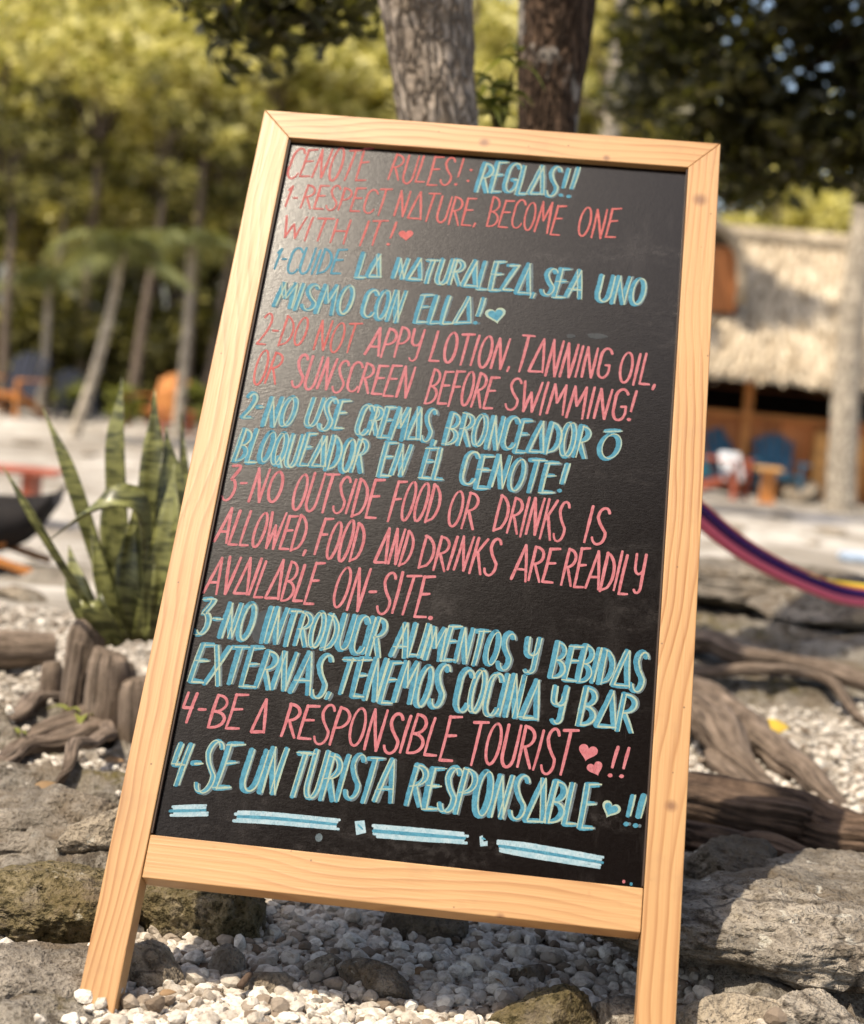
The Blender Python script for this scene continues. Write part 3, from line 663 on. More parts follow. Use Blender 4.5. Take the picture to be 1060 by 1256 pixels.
class Ink:
    def __init__(s): s.v = []; s.f = []; s.mi = []; s.k = 0
    def stroke(s, pts, wd, h, mi, taper=.0):
        pts = np.array(pts, float)
        if len(pts) < 2: return
        seg = np.linalg.norm(np.diff(pts, axis=0), axis=1); ln = seg.sum()
        n = max(4, int(ln/.0022)); s0 = np.concatenate([[0], np.cumsum(seg)]); q = np.linspace(0, ln, n)
        p = np.stack([np.interp(q, s0, pts[:, 0]), np.interp(q, s0, pts[:, 1])], -1)
        T = np.gradient(p, axis=0); T /= np.linalg.norm(T, axis=1)[:, None]+1e-9; N = np.stack([-T[:, 1], T[:, 0]], -1)
        o = WR.uniform(0, 99)
        e1 = noise(np.stack([q*230, q*0+o, q*0], -1))*.16; e2 = noise(np.stack([q*230, q*0+o+7, q*0], -1))*.16
        e3 = noise(np.stack([q*60, q*0+o+3, q*0], -1))
        s.k += 1; z = h+(s.k % 23)*.000002
        b = len(s.v); a = wd/2
        for i in range(n):
            pr = .80+.26*math.sin(math.pi*min(1, (i/(n-1))*.8+.22))+.10*e3[i]
            l = p[i]-N[i]*a*pr*(1+e1[i]); r = p[i]+N[i]*a*pr*(1+e2[i])
            s.v += [bl(l[0], l[1], z), bl(r[0], r[1], z)]
        for i in range(n-1): s.f.append((b+2*i, b+2*i+1, b+2*i+3, b+2*i+2)); s.mi.append(mi)
        for ci, sg in ((0, -1), (n-1, 1)):                    # rounded pen ends
            c = len(s.v); cen = p[ci]; tv = T[ci]*sg; nv = N[ci]
            ring = [cen+nv*a*.86*math.cos(t)+tv*a*.6*math.sin(t) for t in np.linspace(0, math.pi, 6)]
            for r_ in ring: s.v.append(bl(r_[0], r_[1], z))
            s.f.append(tuple(range(c, c+6))); s.mi.append(mi)
    def fill(s, poly, h, mi):
        s.k += 1; z = h+(s.k % 23)*.000002; b = len(s.v)
        for u, v in poly: s.v.append(bl(u, v, z))
        s.f.append(tuple(range(b, b+len(poly)))); s.mi.append(mi)
    def build(s, name, mats):
        o = link_mesh(name, s.v, s.f, None, sign, False, [M[m] for m in mats], s.mi)
        me = o.data; bm = bmesh.new(); bm.from_mesh(me)
        for f in bm.faces:
            if f.normal.z < 0: f.normal_flip()
        bm.to_mesh(me); bm.free(); return o
HB = -.0088
def bl_h(c): return {'R': ['R'], 'P': ['P'], 'B': ['B', 'Cr', 'Gy'], 'b': ['B', 'B', 'B']}[c]
def write(row, col):
    for (txt, u0, t0, b0, u1, t1, b1) in row:
        adv = [GL[ch][0]+.12 for ch in txt]; tot = sum(adv)-.12
        dia = {'!': .8, ',': .6}.get(txt[-1], 1)
        x = 0; ink = Ink()
        for ch, ad in zip(txt, adv):
            wdt, strokes = GL[ch]
            jt, jb, js = WR.uniform(-.05, .05), WR.uniform(-.05, .05), WR.uniform(-.03, .03)
            def mp(q):
                sx = x+q[0]; f = sx/tot
                v0 = t0+(t1-t0)*f; v1 = b0+(b1-b0)*f; hgt = v1-v0
                yy = (q[1]*(1+jb-jt)+jt)
                slant = (.5-q[1])*hgt*(.10+js)
                return (u0+(u1-u0)*f+slant, v0+yy*hgt)
            for st in strokes:
                pts = st
                if len(st) > 2: pts = spline(np.c_[np.array(st), np.zeros(len(st))], len(st)*3)[:, :2]
                else:
                    a, b_ = st; bow = WR.uniform(-.025, .025)
                    pts = [(a[0]+(b_[0]-a[0])*k/6+bow*math.sin(math.pi*k/6)*(b_[1]-a[1]), a[1]+(b_[1]-a[1])*k/6) for k in range(7)]
                pp = np.array([mp(q) for q in pts])
                dot = len(st) == 2 and abs(st[0][1]-st[1][1]) < .06 and abs(st[0][0]-st[1][0]) < .06
                if col in 'RP':
                    ink.stroke(pp, (.0028 if col == 'R' else .0034)*(1.6 if dot else 1)*WR.uniform(.9, 1.1), HB+.00008, 0)
                elif col == 'b':
                    ink.stroke(pp, .0032, HB+.00008, 0)
                else:
                    if WR.random() < .75: ink.stroke(pp+[.0030*WR.uniform(.6, 1.3), .0012*WR.uniform(-.6, 1.4)], .0040, HB+.00002, 2)
                    ink.stroke(pp+[-.0008, 0], .0060*WR.uniform(.85, 1.12) if not dot else .0064, HB+.00008, 0)
                    if not dot:
                        ink.stroke(pp+[.0024*WR.uniform(.7, 1.2), WR.uniform(-.0010, .0010)], .0019*WR.uniform(.7, 1.3), HB+.00015, 1)
                        if WR.random() < .35: ink.stroke(pp+[-.0030, WR.uniform(-.0010, .0014)], .0013, HB+.00015, 1)
            x += ad
        o = ink.build('chalk_word', bl_h(col))
        o['label'] = {'R': 'thin chalk lettering, deepened to coral red for the glare', 'P': 'pink chalk lettering', 'B': 'blue chalk lettering edged in cream', 'b': 'thin blue chalk lettering'}[col]
WRITING = [
  ('R', [('CENOTE', 0.0463, 0.0552, 0.106, 0.1542, 0.0463, 0.1013), ('RULES!', 0.1842, 0.0504, 0.0984, 0.2791, 0.0512, 0.099), (':', 0.2881, 0.0641, 0.0914, 0.2925, 0.0637, 0.091)]),
  ('B', [('REGL^S!!', 0.3035, 0.053, 0.1035, 0.4323, 0.0545, 0.1034)]),
  ('R', [('1-', 0.0508, 0.12, 0.1536, 0.0675, 0.1212, 0.1547), ('RESPECT', 0.0735, 0.1151, 0.1528, 0.1876, 0.1138, 0.1552), ('N^TURE,', 0.1986, 0.1127, 0.1569, 0.31, 0.1156, 0.1635), ('BECOME', 0.3226, 0.113, 0.1583, 0.4201, 0.1158, 0.1661), ('ONE', 0.4416, 0.119, 0.1653, 0.4928, 0.1154, 0.1656)]),
  ('R', [('WITH', 0.0543, 0.1687, 0.2042, 0.1415, 0.167, 0.2076), ('IT!', 0.1599, 0.1678, 0.2072, 0.2027, 0.165, 0.203)]),
  ('b', [('1-', 0.0529, 0.2208, 0.2556, 0.0682, 0.2219, 0.2567), ('CUIDE', 0.0704, 0.2204, 0.259, 0.142, 0.216, 0.2572)]),
  ('B', [('L^', 0.1626, 0.2179, 0.2577, 0.1928, 0.2215, 0.2574), ('N^TUR^LEZ^,', 0.2098, 0.2211, 0.2557, 0.3966, 0.2159, 0.2629), ('SEA', 0.4031, 0.2191, 0.2623, 0.4537, 0.2206, 0.2649), ('UNO', 0.4738, 0.2237, 0.2667, 0.5332, 0.223, 0.2647)]),
  ('B', [('MISMO', 0.0642, 0.2757, 0.3147, 0.1621, 0.2713, 0.3189), ('CON', 0.177, 0.2749, 0.3162, 0.2279, 0.2737, 0.3211), ('ELL^!', 0.247, 0.2769, 0.3205, 0.3294, 0.2738, 0.3136)]),
  ('R', [('2-', 0.0508, 0.3243, 0.3735, 0.0754, 0.3269, 0.3748), ('DO', 0.0792, 0.3253, 0.3719, 0.1109, 0.3271, 0.3713), ('NOT', 0.1239, 0.3296, 0.3737, 0.1771, 0.3268, 0.3733)]),
  ('P', [('APPY', 0.1911, 0.3304, 0.3744, 0.2589, 0.3299, 0.3762), ('LOTION,', 0.2726, 0.3322, 0.3772, 0.3761, 0.3306, 0.3802), ('T^NNING', 0.3821, 0.325, 0.3808, 0.4974, 0.3368, 0.3814), ('OIL,', 0.5098, 0.3392, 0.3825, 0.5586, 0.3368, 0.386)]),
  ('R', [('OR', 0.054, 0.3814, 0.4306, 0.0862, 0.3794, 0.431)]),
  ('P', [('SUNSCREEN', 0.1042, 0.3837, 0.4304, 0.2537, 0.3882, 0.4345), ('BEFORE', 0.2753, 0.3873, 0.4371, 0.3593, 0.3896, 0.4381), ('SWIMMING', 0.3737, 0.3918, 0.439, 0.5215, 0.3936, 0.4394), ('!', 0.5246, 0.3957, 0.4379, 0.5316, 0.395, 0.4372)]),
  ('B', [('2-', 0.0504, 0.4449, 0.4835, 0.0741, 0.4449, 0.4835), ('NO', 0.0779, 0.447, 0.4901, 0.1146, 0.4445, 0.4888), ('USE', 0.1309, 0.4452, 0.4871, 0.1778, 0.4416, 0.4882), ('CREM^S,', 0.1948, 0.4482, 0.4912, 0.2942, 0.4452, 0.4926), ('BRONCE^DOR', 0.3045, 0.4477, 0.4928, 0.4784, 0.4487, 0.4958), ('Ō', 0.4917, 0.459, 0.4956, 0.5174, 0.4564, 0.493)]),
  ('B', [('BLOQUE^DOR', 0.0518, 0.4982, 0.5427, 0.2099, 0.4972, 0.5437), ('EN', 0.2302, 0.4986, 0.5439, 0.2624, 0.4999, 0.5452), ('EL', 0.2813, 0.4991, 0.5432, 0.3084, 0.4987, 0.545), ('CENOTE', 0.3289, 0.5035, 0.5485, 0.4431, 0.5043, 0.5492), ('!', 0.448, 0.5084, 0.5453, 0.4558, 0.5075, 0.5445)]),
  ('P', [('3-', 0.0459, 0.5499, 0.5978, 0.073, 0.5494, 0.5973), ('NO', 0.0783, 0.5511, 0.5979, 0.1154, 0.5518, 0.5963), ('OUTSIDE', 0.1307, 0.5514, 0.6003, 0.2356, 0.5508, 0.6038), ('FOOD', 0.2506, 0.5516, 0.6045, 0.3081, 0.5524, 0.6052), ('OR', 0.3202, 0.5556, 0.6072, 0.3536, 0.5544, 0.6071), ('DRINKS', 0.3774, 0.5575, 0.6079, 0.4615, 0.5566, 0.6101), ('IS', 0.485, 0.5619, 0.6088, 0.5102, 0.5604, 0.6094)]),
  ('P', [('ALLOWED,', 0.0484, 0.6096, 0.6562, 0.1605, 0.608, 0.6598), ('FOOD', 0.1697, 0.6114, 0.661, 0.2239, 0.6102, 0.664), ('^ND', 0.2419, 0.6138, 0.6643, 0.283, 0.615, 0.6643), ('DRINKS', 0.2939, 0.6193, 0.6632, 0.3852, 0.6174, 0.6654), ('ARE', 0.4048, 0.6219, 0.6655, 0.454, 0.62, 0.6699), ('READILY', 0.4636, 0.6201, 0.6689, 0.5575, 0.6189, 0.6717)]),
  ('P', [('AV^IL^BLE', 0.0479, 0.6724, 0.7209, 0.1789, 0.6716, 0.723), ('ON-SITE.', 0.1987, 0.6739, 0.7261, 0.3201, 0.6707, 0.7269)]),
  ('B', [('3-', 0.0447, 0.7285, 0.7788, 0.0729, 0.7298, 0.7789), ('NO', 0.0749, 0.7306, 0.7787, 0.1104, 0.731, 0.776), ('INTRODUCIR', 0.124, 0.7317, 0.7767, 0.2634, 0.7347, 0.7803), ('ALIMENTOS', 0.2766, 0.7363, 0.7769, 0.4119, 0.7344, 0.7798), ('Y', 0.4273, 0.7399, 0.7822, 0.4431, 0.7392, 0.7805), ('BEBID^S', 0.4603, 0.7425, 0.7847, 0.5649, 0.7426, 0.7925)]),
  ('B', [('EXTERNAS,', 0.0512, 0.7863, 0.8332, 0.2158, 0.7841, 0.8377), ('TENEMOS', 0.2203, 0.7856, 0.8332, 0.3407, 0.7849, 0.8372), ('COCIN^', 0.3547, 0.7854, 0.8357, 0.4498, 0.7893, 0.8383), ('Y', 0.4631, 0.7948, 0.8418, 0.4787, 0.7941, 0.8401), ('B^R', 0.4962, 0.7942, 0.8382, 0.5568, 0.7937, 0.8395)]),
  ('P', [('4-', 0.0465, 0.8467, 0.8856, 0.0757, 0.8465, 0.8854), ('BE', 0.0815, 0.8459, 0.8877, 0.1171, 0.8451, 0.8868), ('^', 0.1308, 0.8476, 0.8902, 0.1457, 0.847, 0.8895), ('RESPONSIBLE', 0.1654, 0.8468, 0.8903, 0.3615, 0.8464, 0.8962), ('TOURIST', 0.3764, 0.8487, 0.8975, 0.4924, 0.8478, 0.8992), ('!!', 0.5318, 0.8609, 0.8969, 0.5534, 0.8585, 0.8964)]),
  ('B', [('4-', 0.0486, 0.9068, 0.9567, 0.082, 0.9061, 0.9559), ('SE', 0.0815, 0.9052, 0.9616, 0.1198, 0.903, 0.9575), ('UN', 0.1302, 0.9047, 0.9582, 0.1725, 0.903, 0.9574), ('TURISTA', 0.1851, 0.9026, 0.9551, 0.2988, 0.9037, 0.9541), ('RESPONS^BLE', 0.3163, 0.9056, 0.955, 0.5213, 0.9069, 0.9567), ('!!', 0.5535, 0.9145, 0.9514, 0.5731, 0.9143, 0.9511)]),
]
HEARTS = [('R', 0.2179, 0.1846, 0.0096, -8), ('b', 0.3477, 0.2983, 0.0134, -15), ('P', 0.5085, 0.87, 0.0108, 10), ('P', 0.518, 0.8881, 0.009, -25), ('b', 0.5383, 0.9329, 0.0106, 20)]
SMUDGES = [(0.1302, 0.7568, 0.021, 0.024), (0.478, 0.3177, 0.013, 0.004), (0.4453, 0.321, 0.006, 0.003)]
DASHES = [[(0.0563, 0.9819), (0.0947, 0.9758), (0.0981, 0.9895), (0.0586, 0.9938)], [(0.1275, 0.9797), (0.1654, 0.9774), (0.2425, 0.9764), (0.2435, 0.9893), (0.1766, 0.9901), (0.1297, 0.9925)], [(0.2608, 0.9772), (0.2713, 0.9751), (0.275, 0.9886), (0.2647, 0.9925)], [(0.2826, 0.9785), (0.3848, 0.9765), (0.3836, 0.9895), (0.2846, 0.993)], [(0.3986, 0.9796), (0.4019, 0.9774), (0.4036, 0.9845), (0.4079, 0.9831), (0.4084, 0.9886), (0.4006, 0.9903)], [(0.4193, 0.981), (0.454, 0.9808), (0.5358, 0.9863), (0.5334, 1.001), (0.4554, 0.997), (0.4196, 0.9937)]]
DOTS = [('g', 0.2243, 0.9997, 0.004), ('P', 0.5578, 1.0118, 0.0016), ('b', 0.5658, 1.0136, 0.0016)]

for colr, row in WRITING:
    write(row, colr)
for colr, u, v, r, a in HEARTS:
    ink = Ink(); ca, sa = math.cos(math.radians(a)), math.sin(math.radians(a))
    def heart(k):
        out = []
        for i in range(28):
            t = i/28*2*math.pi; x = math.sin(t)**3; y = -(13*math.cos(t)-5*math.cos(2*t)-2*math.cos(3*t)-math.cos(4*t))/16
            out.append((u+(x*ca-y*sa)*r*k, v+(x*sa+y*ca)*r*k))
        return out
    if colr == 'b': ink.fill(heart(1.0), HB+.00008, 1); ink.fill(heart(.72), HB+.00015, 0); o = ink.build('chalk_heart', ['B', 'Cr'])
    else:
        ink.fill(heart(1.0), HB+.00008, 0); o = ink.build('chalk_heart', [colr])
    o['label'] = 'filled blue chalk heart' if colr == 'b' else 'filled pink chalk heart'
for poly in DASHES:
    ink = Ink(); pq = np.array(poly); k = len(poly)//2; up, lo = pq[:k], pq[k:][::-1]
    hgt = float(np.linalg.norm(up[0]-lo[0])); nn = 5
    if abs(pq[:, 0].max()-pq[:, 0].min()) < .02:
        ink.fill(poly, HB+.00008, 0); ink.stroke(np.array([pq[0]*.7+pq[k]*.3, pq[0]*.3+pq[k]*.7]), .0018, HB+.00015, 1); ink.build('chalk_mark', ['W', 'B']); continue
    for j in range(nn):
        f = (j+.5)/nn; ln = up*(1-f)+lo*f; e = (ln[-1]-ln[0])/np.linalg.norm(ln[-1]-ln[0])
        ln = spline(np.c_[ln, np.zeros(k)], 12)[:, :2] if k > 2 else ln[0]+(ln[1]-ln[0])*np.linspace(0, 1, 6)[:, None]
        ln = ln.copy(); ln[0] = ln[0]+e*WR.uniform(-.002, .004)*min(1, hgt*90); ln[-1] = ln[-1]+e*WR.uniform(-.004, .002)*min(1, hgt*90)
        ink.stroke(ln, hgt/nn*1.35, HB+(.00008 if j != 2 else .00015), 1 if j == 2 and WR.random() < .6 else 0)
    ink.build('chalk_dash', ['W', 'B'])
for u, v, ru, rv in SMUDGES:
    ink = Ink(); oo = WR.uniform(0, 9); ink.fill([(u+ru*math.cos(a)*(1+.12*math.sin(3*a+oo)), v+rv*math.sin(a)*(1+.12*math.cos(2*a+oo))) for a in np.linspace(0, 2*math.pi, 33)[:-1]], HB+.000012, 0)
    ink.build('chalk_smudge', ['Sm'])['label'] = 'faint grey wiped smudge'
for colr, u, v, r in DOTS:
    ink = Ink(); ink.fill([(u+r*math.cos(a), v+r*1.2*math.sin(a)) for a in np.linspace(0, 6.28, 14)[:-1]], HB+.00008, 0); ink.build('chalk_dot', [colr])

# ------------------------------------------------------------------ snake plant and its log edging
M['blade'] = None
def _blade():
    t = NT('snake_plant_blade'); o = t.obj(); b = t.noise(t.mapping(o, (18, 18, 70)), 1.0, 5, .65, .6)
    r = t.geo()['Random Per Island']
    col = t.mix(t.ramp(b, [(.42, 0.0), (.56, 1.0)]), (.030, .034, .010), (.18, .185, .062))
    col = t.mix(t.ramp(r, [(.5, 0.0), (1.0, .45)]), col, (.24, .23, .06))
    return t.fin(col, .38, None, .5)
M['blade'] = _blade()
def snake_plant():
    c = P(165, 775, 3.12); g = hz(c.x, c.y)
    t = empty('snake_plant', (c.x, c.y, g), 'snake plant with tall stiff mottled green blades left of the board', 'plant')
    off = np.array([c.x, c.y, g])
    # tip px, base px, width m, depth, bend px
    B = [((190, 478), (182, 785), .040, 3.12, (188, 600)), ((203, 522), (196, 785), .050, 3.10, (206, 620)), ((150, 462), (160, 785), .040, 3.2, (146, 570)),
         ((138, 560), (158, 785), .030, 3.22, (136, 660)), ((52, 500), (150, 785), .022, 3.15, (92, 600)), ((48, 672), (178, 785), .060, 3.02, (172, 606)),
         ((226, 540), (208, 785), .038, 3.2, (224, 660)), ((214, 568), (172, 785), .040, 3.00, (206, 665)), ((166, 612), (170, 785), .036, 3.02, (158, 710)),
         ((112, 640), (150, 785), .026, 3.1, (124, 715)), ((184, 590), (186, 785), .055, 3.22, (184, 690)), ((84, 668), (135, 790), .036, 3.05, (100, 735)), ((222, 505), (214, 780), .030, 3.3, (224, 640)), ((2, 570), (138, 790), .017, 2.98, (52, 650)),
         ((128, 600), (166, 785), .032, 3.26, (142, 690)), ((176, 540), (176, 785), .036, 3.28, (178, 660)), ((95, 735), (150, 790), .04, 2.98, (118, 745)), ((200, 640), (190, 785), .03, 3.0, (198, 715))]
    for k, (tip, base, wd, y, bend) in enumerate(B):
        b, m, e = [np.array(P(px, py, y+dy))-off for (px, py), dy in ((base, .0), (bend, -.01), (tip, .03))]
        pts = spline([b, m, e], 22) if k != 5 else spline([b, np.array(P(172, 690, 3.02))-off, np.array(P(164, 622, 3.0))-off, np.array(P(115, 628, 2.97))-off, e], 22); T = np.gradient(pts, axis=0); T /= np.linalg.norm(T, axis=1)[:, None]
        yaw = 0.5*math.sin(k*2.3); side0 = np.array([math.cos(yaw), math.sin(yaw), 0])
        if k == 5: side0 = np.array([.05, .8, .6])
        V = []
        for i, p in enumerate(pts):
            s = i/21; w_ = 1.3*wd*(.55+.45*math.sin(math.pi*min(1, s*1.15)))*(1 if s < .55 else max(.02, 1-((s-.55)/.45)**1.9))
            tw = side0*math.cos(s*.5*math.sin(k*1.7))+np.cross(T[i], side0)*math.sin(s*.5*math.sin(k*1.7))
            tw = tw-T[i]*(tw@T[i]); tw /= np.linalg.norm(tw); nr = np.cross(tw, T[i])
            for f, d in ((-1, .22), (-.5, .06), (0, 0), (.5, .06), (1, .22)): V.append(p+tw*w_*.5*f-nr*w_*d*(-1))
        n0 = len(V); V += [v+np.array([0, .003, 0]) for v in V]
        Fc = [[i*5+j, i*5+j+1, i*5+j+6, i*5+j+5] for i in range(21) for j in range(4)]
        Fc += [[n0+q for q in f[::-1]] for f in Fc]
        rim = [i*5 for i in range(22)]+[21*5+j for j in range(1, 5)]+[i*5+4 for i in range(20, -1, -1)]+[j for j in range(3, 0, -1)]
        Fc += [[rim[i], rim[(i+1) % len(rim)], n0+rim[(i+1) % len(rim)], n0+rim[i]] for i in range(len(rim))]
        o = link_mesh('leaf', V, Fc, M['blade'], t)
        if k == 5: o['label'] = 'broad leaf bent sideways to the left'
snake_plant()
M['log'] = _rootmat('weathered_log', (.32, .25, .195), (.17, .125, .09))
def stake(px, pyt, pyb, wpx, y, label, half=False, lean=0.0, seed=1):
    b = P(px, pyb, y); h = (pyb-pyt)/F_PX*y; wd = wpx/F_PX*y/2
    rng = np.random.default_rng(seed); n = 26
    pts = [(lean*k*h/9, 0, -.03+(h+.03)*k/9) for k in range(10)]
    rr = [wd*1.02]*8+[wd*.94, wd*.70]
    V, Fc = tube_mesh(pts, rr, n, .055, True, (1.5, 14.0), seed, .6 if half else .85, n=30)
    V[:, 2] += (noise(V*30)*.004)
    top = V[:, 2] > h*.93; V[top, 2] += (V[top, 0]*rng.uniform(-.3, .3))
    g = hz(b.x, b.y); o = link_mesh('log_stake', V, Fc, M['log']); o.location = (b.x, b.y, min(b.z, g+.03)); tag(o, label, 'log', 'log stakes edging the snake plant bed'); return o
stake(100, 712, 812, 46, 3.02, 'tallest split log stake at the left of the plant bed', True, .05, 1)
stake(88, 735, 815, 16, 2.98, 'thin upright slat in front of the tallest log stake', True, .08, 2)
stake(132, 748, 832, 52, 2.93, 'rounded log stake in the middle of the plant bed edge', False, 0, 3)
stake(172, 762, 842, 46, 2.90, 'rounded log stake beside the board frame', False, -.03, 4)
stake(66, 752, 790, 26, 3.15, 'short log stub at the far left of the plant bed', False, 0, 5)
stake(150, 752, 800, 40, 3.10, 'shaded log stake at the back of the plant bed', False, 0, 6)
def logs():
    a, b = P(-60, 805, 3.35), P(66, 768, 3.45)
    pts = [(a.x, a.y, hz(a.x, a.y)+.05), (b.x, b.y, hz(b.x, b.y)+.055)]
    V, Fc = tube_mesh([np.array(p) for p in spline(pts, 8)], [.042, .038, .034], 24, .14, True, (1.5, 7.0), 3, n=50)
    tag(link_mesh('fallen_log', V, Fc, M['log']), 'brown fallen log lying at the left edge by the gravel', 'log')
logs()
def seedling(px, py, y, leaves, label):
    b = P(px, py, y); g = hz(b.x, b.y); t = empty('seedling', (b.x, b.y, g), label, 'seedling')
    st = MB(); st.tube(spline([(0, 0, 0), (.002, 0, .02), (0, 0, .045)], 6), [.0022, .0014], 6); st.build('stem', M['leaf_mid'], t, True)
    lf = MB()
    for a, ln, wd, el in leaves: strip_leaf(lf, (0, 0, .04), (math.cos(a), math.sin(a), el), ln, wd, .55)
    lf.build('leaves', M['leaf_fresh'], t, True)
seedling(102, 845, 2.9, [(.2, .06, .014, .5), (-1.4, .055, .022, .5), (.6, .05, .012, .4)], 'bright green seedling sprouting in front of the log stakes')
seedling(85, 852, 2.9, [(2.8, .05, .016, .5), (-.6, .04, .012, .8)], 'droopy green seedling just left of the bright one')
seedling(24, 880, 2.75, [(2.2, .03, .009, .9), (-.7, .03, .009, .9)], 'tiny dark sprout at the far left gravel edge')
def flat_leaf(px, py, ln, wd, rz, mat, label, name='fallen_leaf', cat='leaf', lift=.012, tilt=.5):
    g = G(px, py); mb = MB(); strip_leaf(mb, (-ln/2, 0, 0), (1, 0, tilt*.4), ln, wd, .2, 8, .18)
    o = mb.build(name, mat, None, True); o.location = (g.x, g.y, g.z+lift); o.rotation_euler = (tilt, 0, rz); sm = o.modifiers.new('thickness', 'SOLIDIFY'); sm.thickness = .0006
    tag(o, label, cat)
M['litter'] = plain('leaf_litter', (.27, .17, .09), .7)
flat_leaf(948, 912, .075, .036, .45, plain('leaf_yellow', (.62, .42, .06), .5), 'yellow fallen leaf on the gravel between the right hand roots', tilt=.75, lift=.028)
flat_leaf(60, 980, .05, .02, .3, plain('leaf_brown', (.22, .14, .07), .7), 'brown dry leaf on the limestone left of the board')
for px, py, ln, wd, rz, lab in ((515, 1205, .022, .010, .8, 'tiny curled brown leaf on the front gravel beside the grey wedge rock'), (610, 1222, .02, .008, 2.2, 'tiny brown leaf left of the yellowish mossy rock'), (385, 1236, .018, .008, 1.4, 'tiny tan leaf at the very front of the gravel'),
        (140, 945, .035, .014, .2, 'brown leaf scrap among the left roots'), (985, 905, .04, .018, 1.9, 'tan dry leaf on the right hand gravel, right of the yellow leaf'), (1010, 1020, .035, .014, .6, 'brown leaf scrap beside the dark weathered root'), (205, 1235, .02, .008, .5, 'tan leaf scrap beside the left wooden foot')):
    flat_leaf(px, py, ln, wd, rz, M['litter'], lab, lift=.013, tilt=.6)
for k, (px, py, y_, sz) in enumerate([(30, 545, 0, .13), (110, 560, 0, .10), (60, 612, 0, .09), (200, 560, 0, .12), (900, 650, 0, .12), (960, 636, 0, .16), (1020, 655, 0, .14), (930, 690, 0, .10), (1000, 668, 0, .09), (140, 655, 0, .07), (20, 735, 0, .06)]):
    gg = G(px, py); o = rock(px, py, gg.y, (sz*1.5, sz, sz*.45), 'stone_w', 'low pale limestone lump poking out of the sandy clearing', 200+k, k*.9, .35, 8, .1); o['group'] = 'limestone lumps on the clearing'; o.location.x, o.location.y, o.location.z = gg.x, gg.y, gg.z+sz*.1
def twig():
    g = G(292, 1233); mb = MB(); mb.tube(spline([(0, 0, 0), (.006, .014, .006), (.008, .03, .004)], 6), [.004, .0035], 8)
    o = mb.build('twig', M['root_d'], None, True); o.location = (g.x, g.y, g.z+.017); tag(o, 'short brown twig lying on the front gravel', 'twig')
twig()

# ------------------------------------------------------------------ hammock
def hammock():
    a = P(700, 470, 3.72); pts = [a, P(780, 545, 3.85), P(862, 628, 4.0), P(925, 677, 4.1), P(1000, 714, 4.25), P(1060, 730, 4.4), P(1180, 735, 4.7), P(1360, 690, 5.2), Vector((2.75, 6.0, .75))]
    t = empty('hammock', a, 'striped pink purple and yellow hammock slung low to the right of the board', 'hammock')
    w_ = [.005, .016, .030, .028, .026, .026, .026, .018, .005]
    off = np.array(a); sp = spline(pts, 90)-off; ww = np.interp(np.linspace(0, 1, 90), np.linspace(0, 1, 9), w_)
    bands = [('yellow', (.80, .58, .06), .80, .34), ('coral', (.55, .11, .07), .48, .24), ('purple', (.06, .02, .12), .05, .50), ('pink', (.95, .17, .25), -.55, .60), ('pale pink', (.95, .40, .44), -.98, .2)]
    for nm, c, o_, hw in bands:
        tt = NT('hammock_'+nm.replace(' ', '_')); wv = tt.noise(tt.mapping(tt.obj(), (60, 60, 500)), 1.0, 3)
        m = tt.fin(tt.mix(wv, tuple(x*.75 for x in c), tuple(min(1, x*1.25) for x in c)), .85, tt.bump(wv, .4, .003), .1)
        V = []
        for i in range(90):
            T = sp[min(i+1, 89)]-sp[max(i-1, 0)]; T /= np.linalg.norm(T); nr = np.cross(T, [0, -1, 0.25]); nr /= np.linalg.norm(nr)
            if nr[2] < 0: nr = -nr
            fwd = np.cross(T, nr)
            for k in range(12):
                an = k/12*2*math.pi; f = i/89
                shift = (.55 if nm == 'yellow' else 1)
                oo = o_ if nm != 'yellow' else o_-.9*(1-sstep(.35, .62, f))
                hv = hw*(max(.04, float(sstep(.38, .62, f))) if nm == 'yellow' else 1)
                V.append(sp[i]+nr*ww[i]*(oo+hv*math.cos(an))+fwd*ww[i]*.4*(1-.7*oo*oo)*math.sin(an)-fwd*ww[i]*.35*(oo*oo))
        Fc = [[i*12+k, i*12+(k+1) % 12, (i+1)*12+(k+1) % 12, (i+1)*12+k] for i in range(89) for k in range(12)]
        b = link_mesh('fabric_band', V, Fc, m, t); b['label'] = nm+' stripe of the hammock cloth'
hammock()

# ------------------------------------------------------------------ thatched bar hut
M['thatch'] = None
def _thatch():
    t = NT('palm_thatch'); o = t.obj(); n = t.noise(t.mapping(o, (9, 2.5, 2.5)), 1.0, 5, .65); n2 = t.noise(o, 1.1, 3); n3 = t.noise(t.mapping(o, (40, 6, 6)), 1.0, 3)
    col = t.mix(t.ramp(n, [(.35, 0.0), (.65, 1.0)]), (.30, .235, .16), (.62, .52, .38)); col = t.mix(t.ramp(n2, [(.4, .35), (.6, 0.0)]), col, (.25, .21, .16))
    return t.fin(col, .95, t.bump(n3, .8, .04, t.bump(n, .8, .08)), .1)
M['thatch'] = _thatch()
def planks(name, c, pitch=3.5):
    t = NT(name); o = t.obj(); s = t.n('SeparateXYZ', {0: o}).outputs
    k = t.math('MULTIPLY', t.math('ADD', s[0], s[1]), pitch); fl = t.math('FLOOR', k); fr = t.math('FRACT', k)
    r = t.n('TexWhiteNoise', {'W': fl}, noise_dimensions='1D').outputs[0]; n = t.noise(t.mapping(o, (12, 12, 1.5)), 1.0, 4)
    col = t.mix(r, tuple(x*.55 for x in c), tuple(min(1, x*1.3) for x in c)); col = t.mix(t.math('MULTIPLY', n, .5), col, tuple(x*.5 for x in c))
    col = t.mix(t.ramp(fr, [(0.0, 1.0), (.06, 0.0)]), col, tuple(x*.15 for x in c)); return t.fin(col, .6)
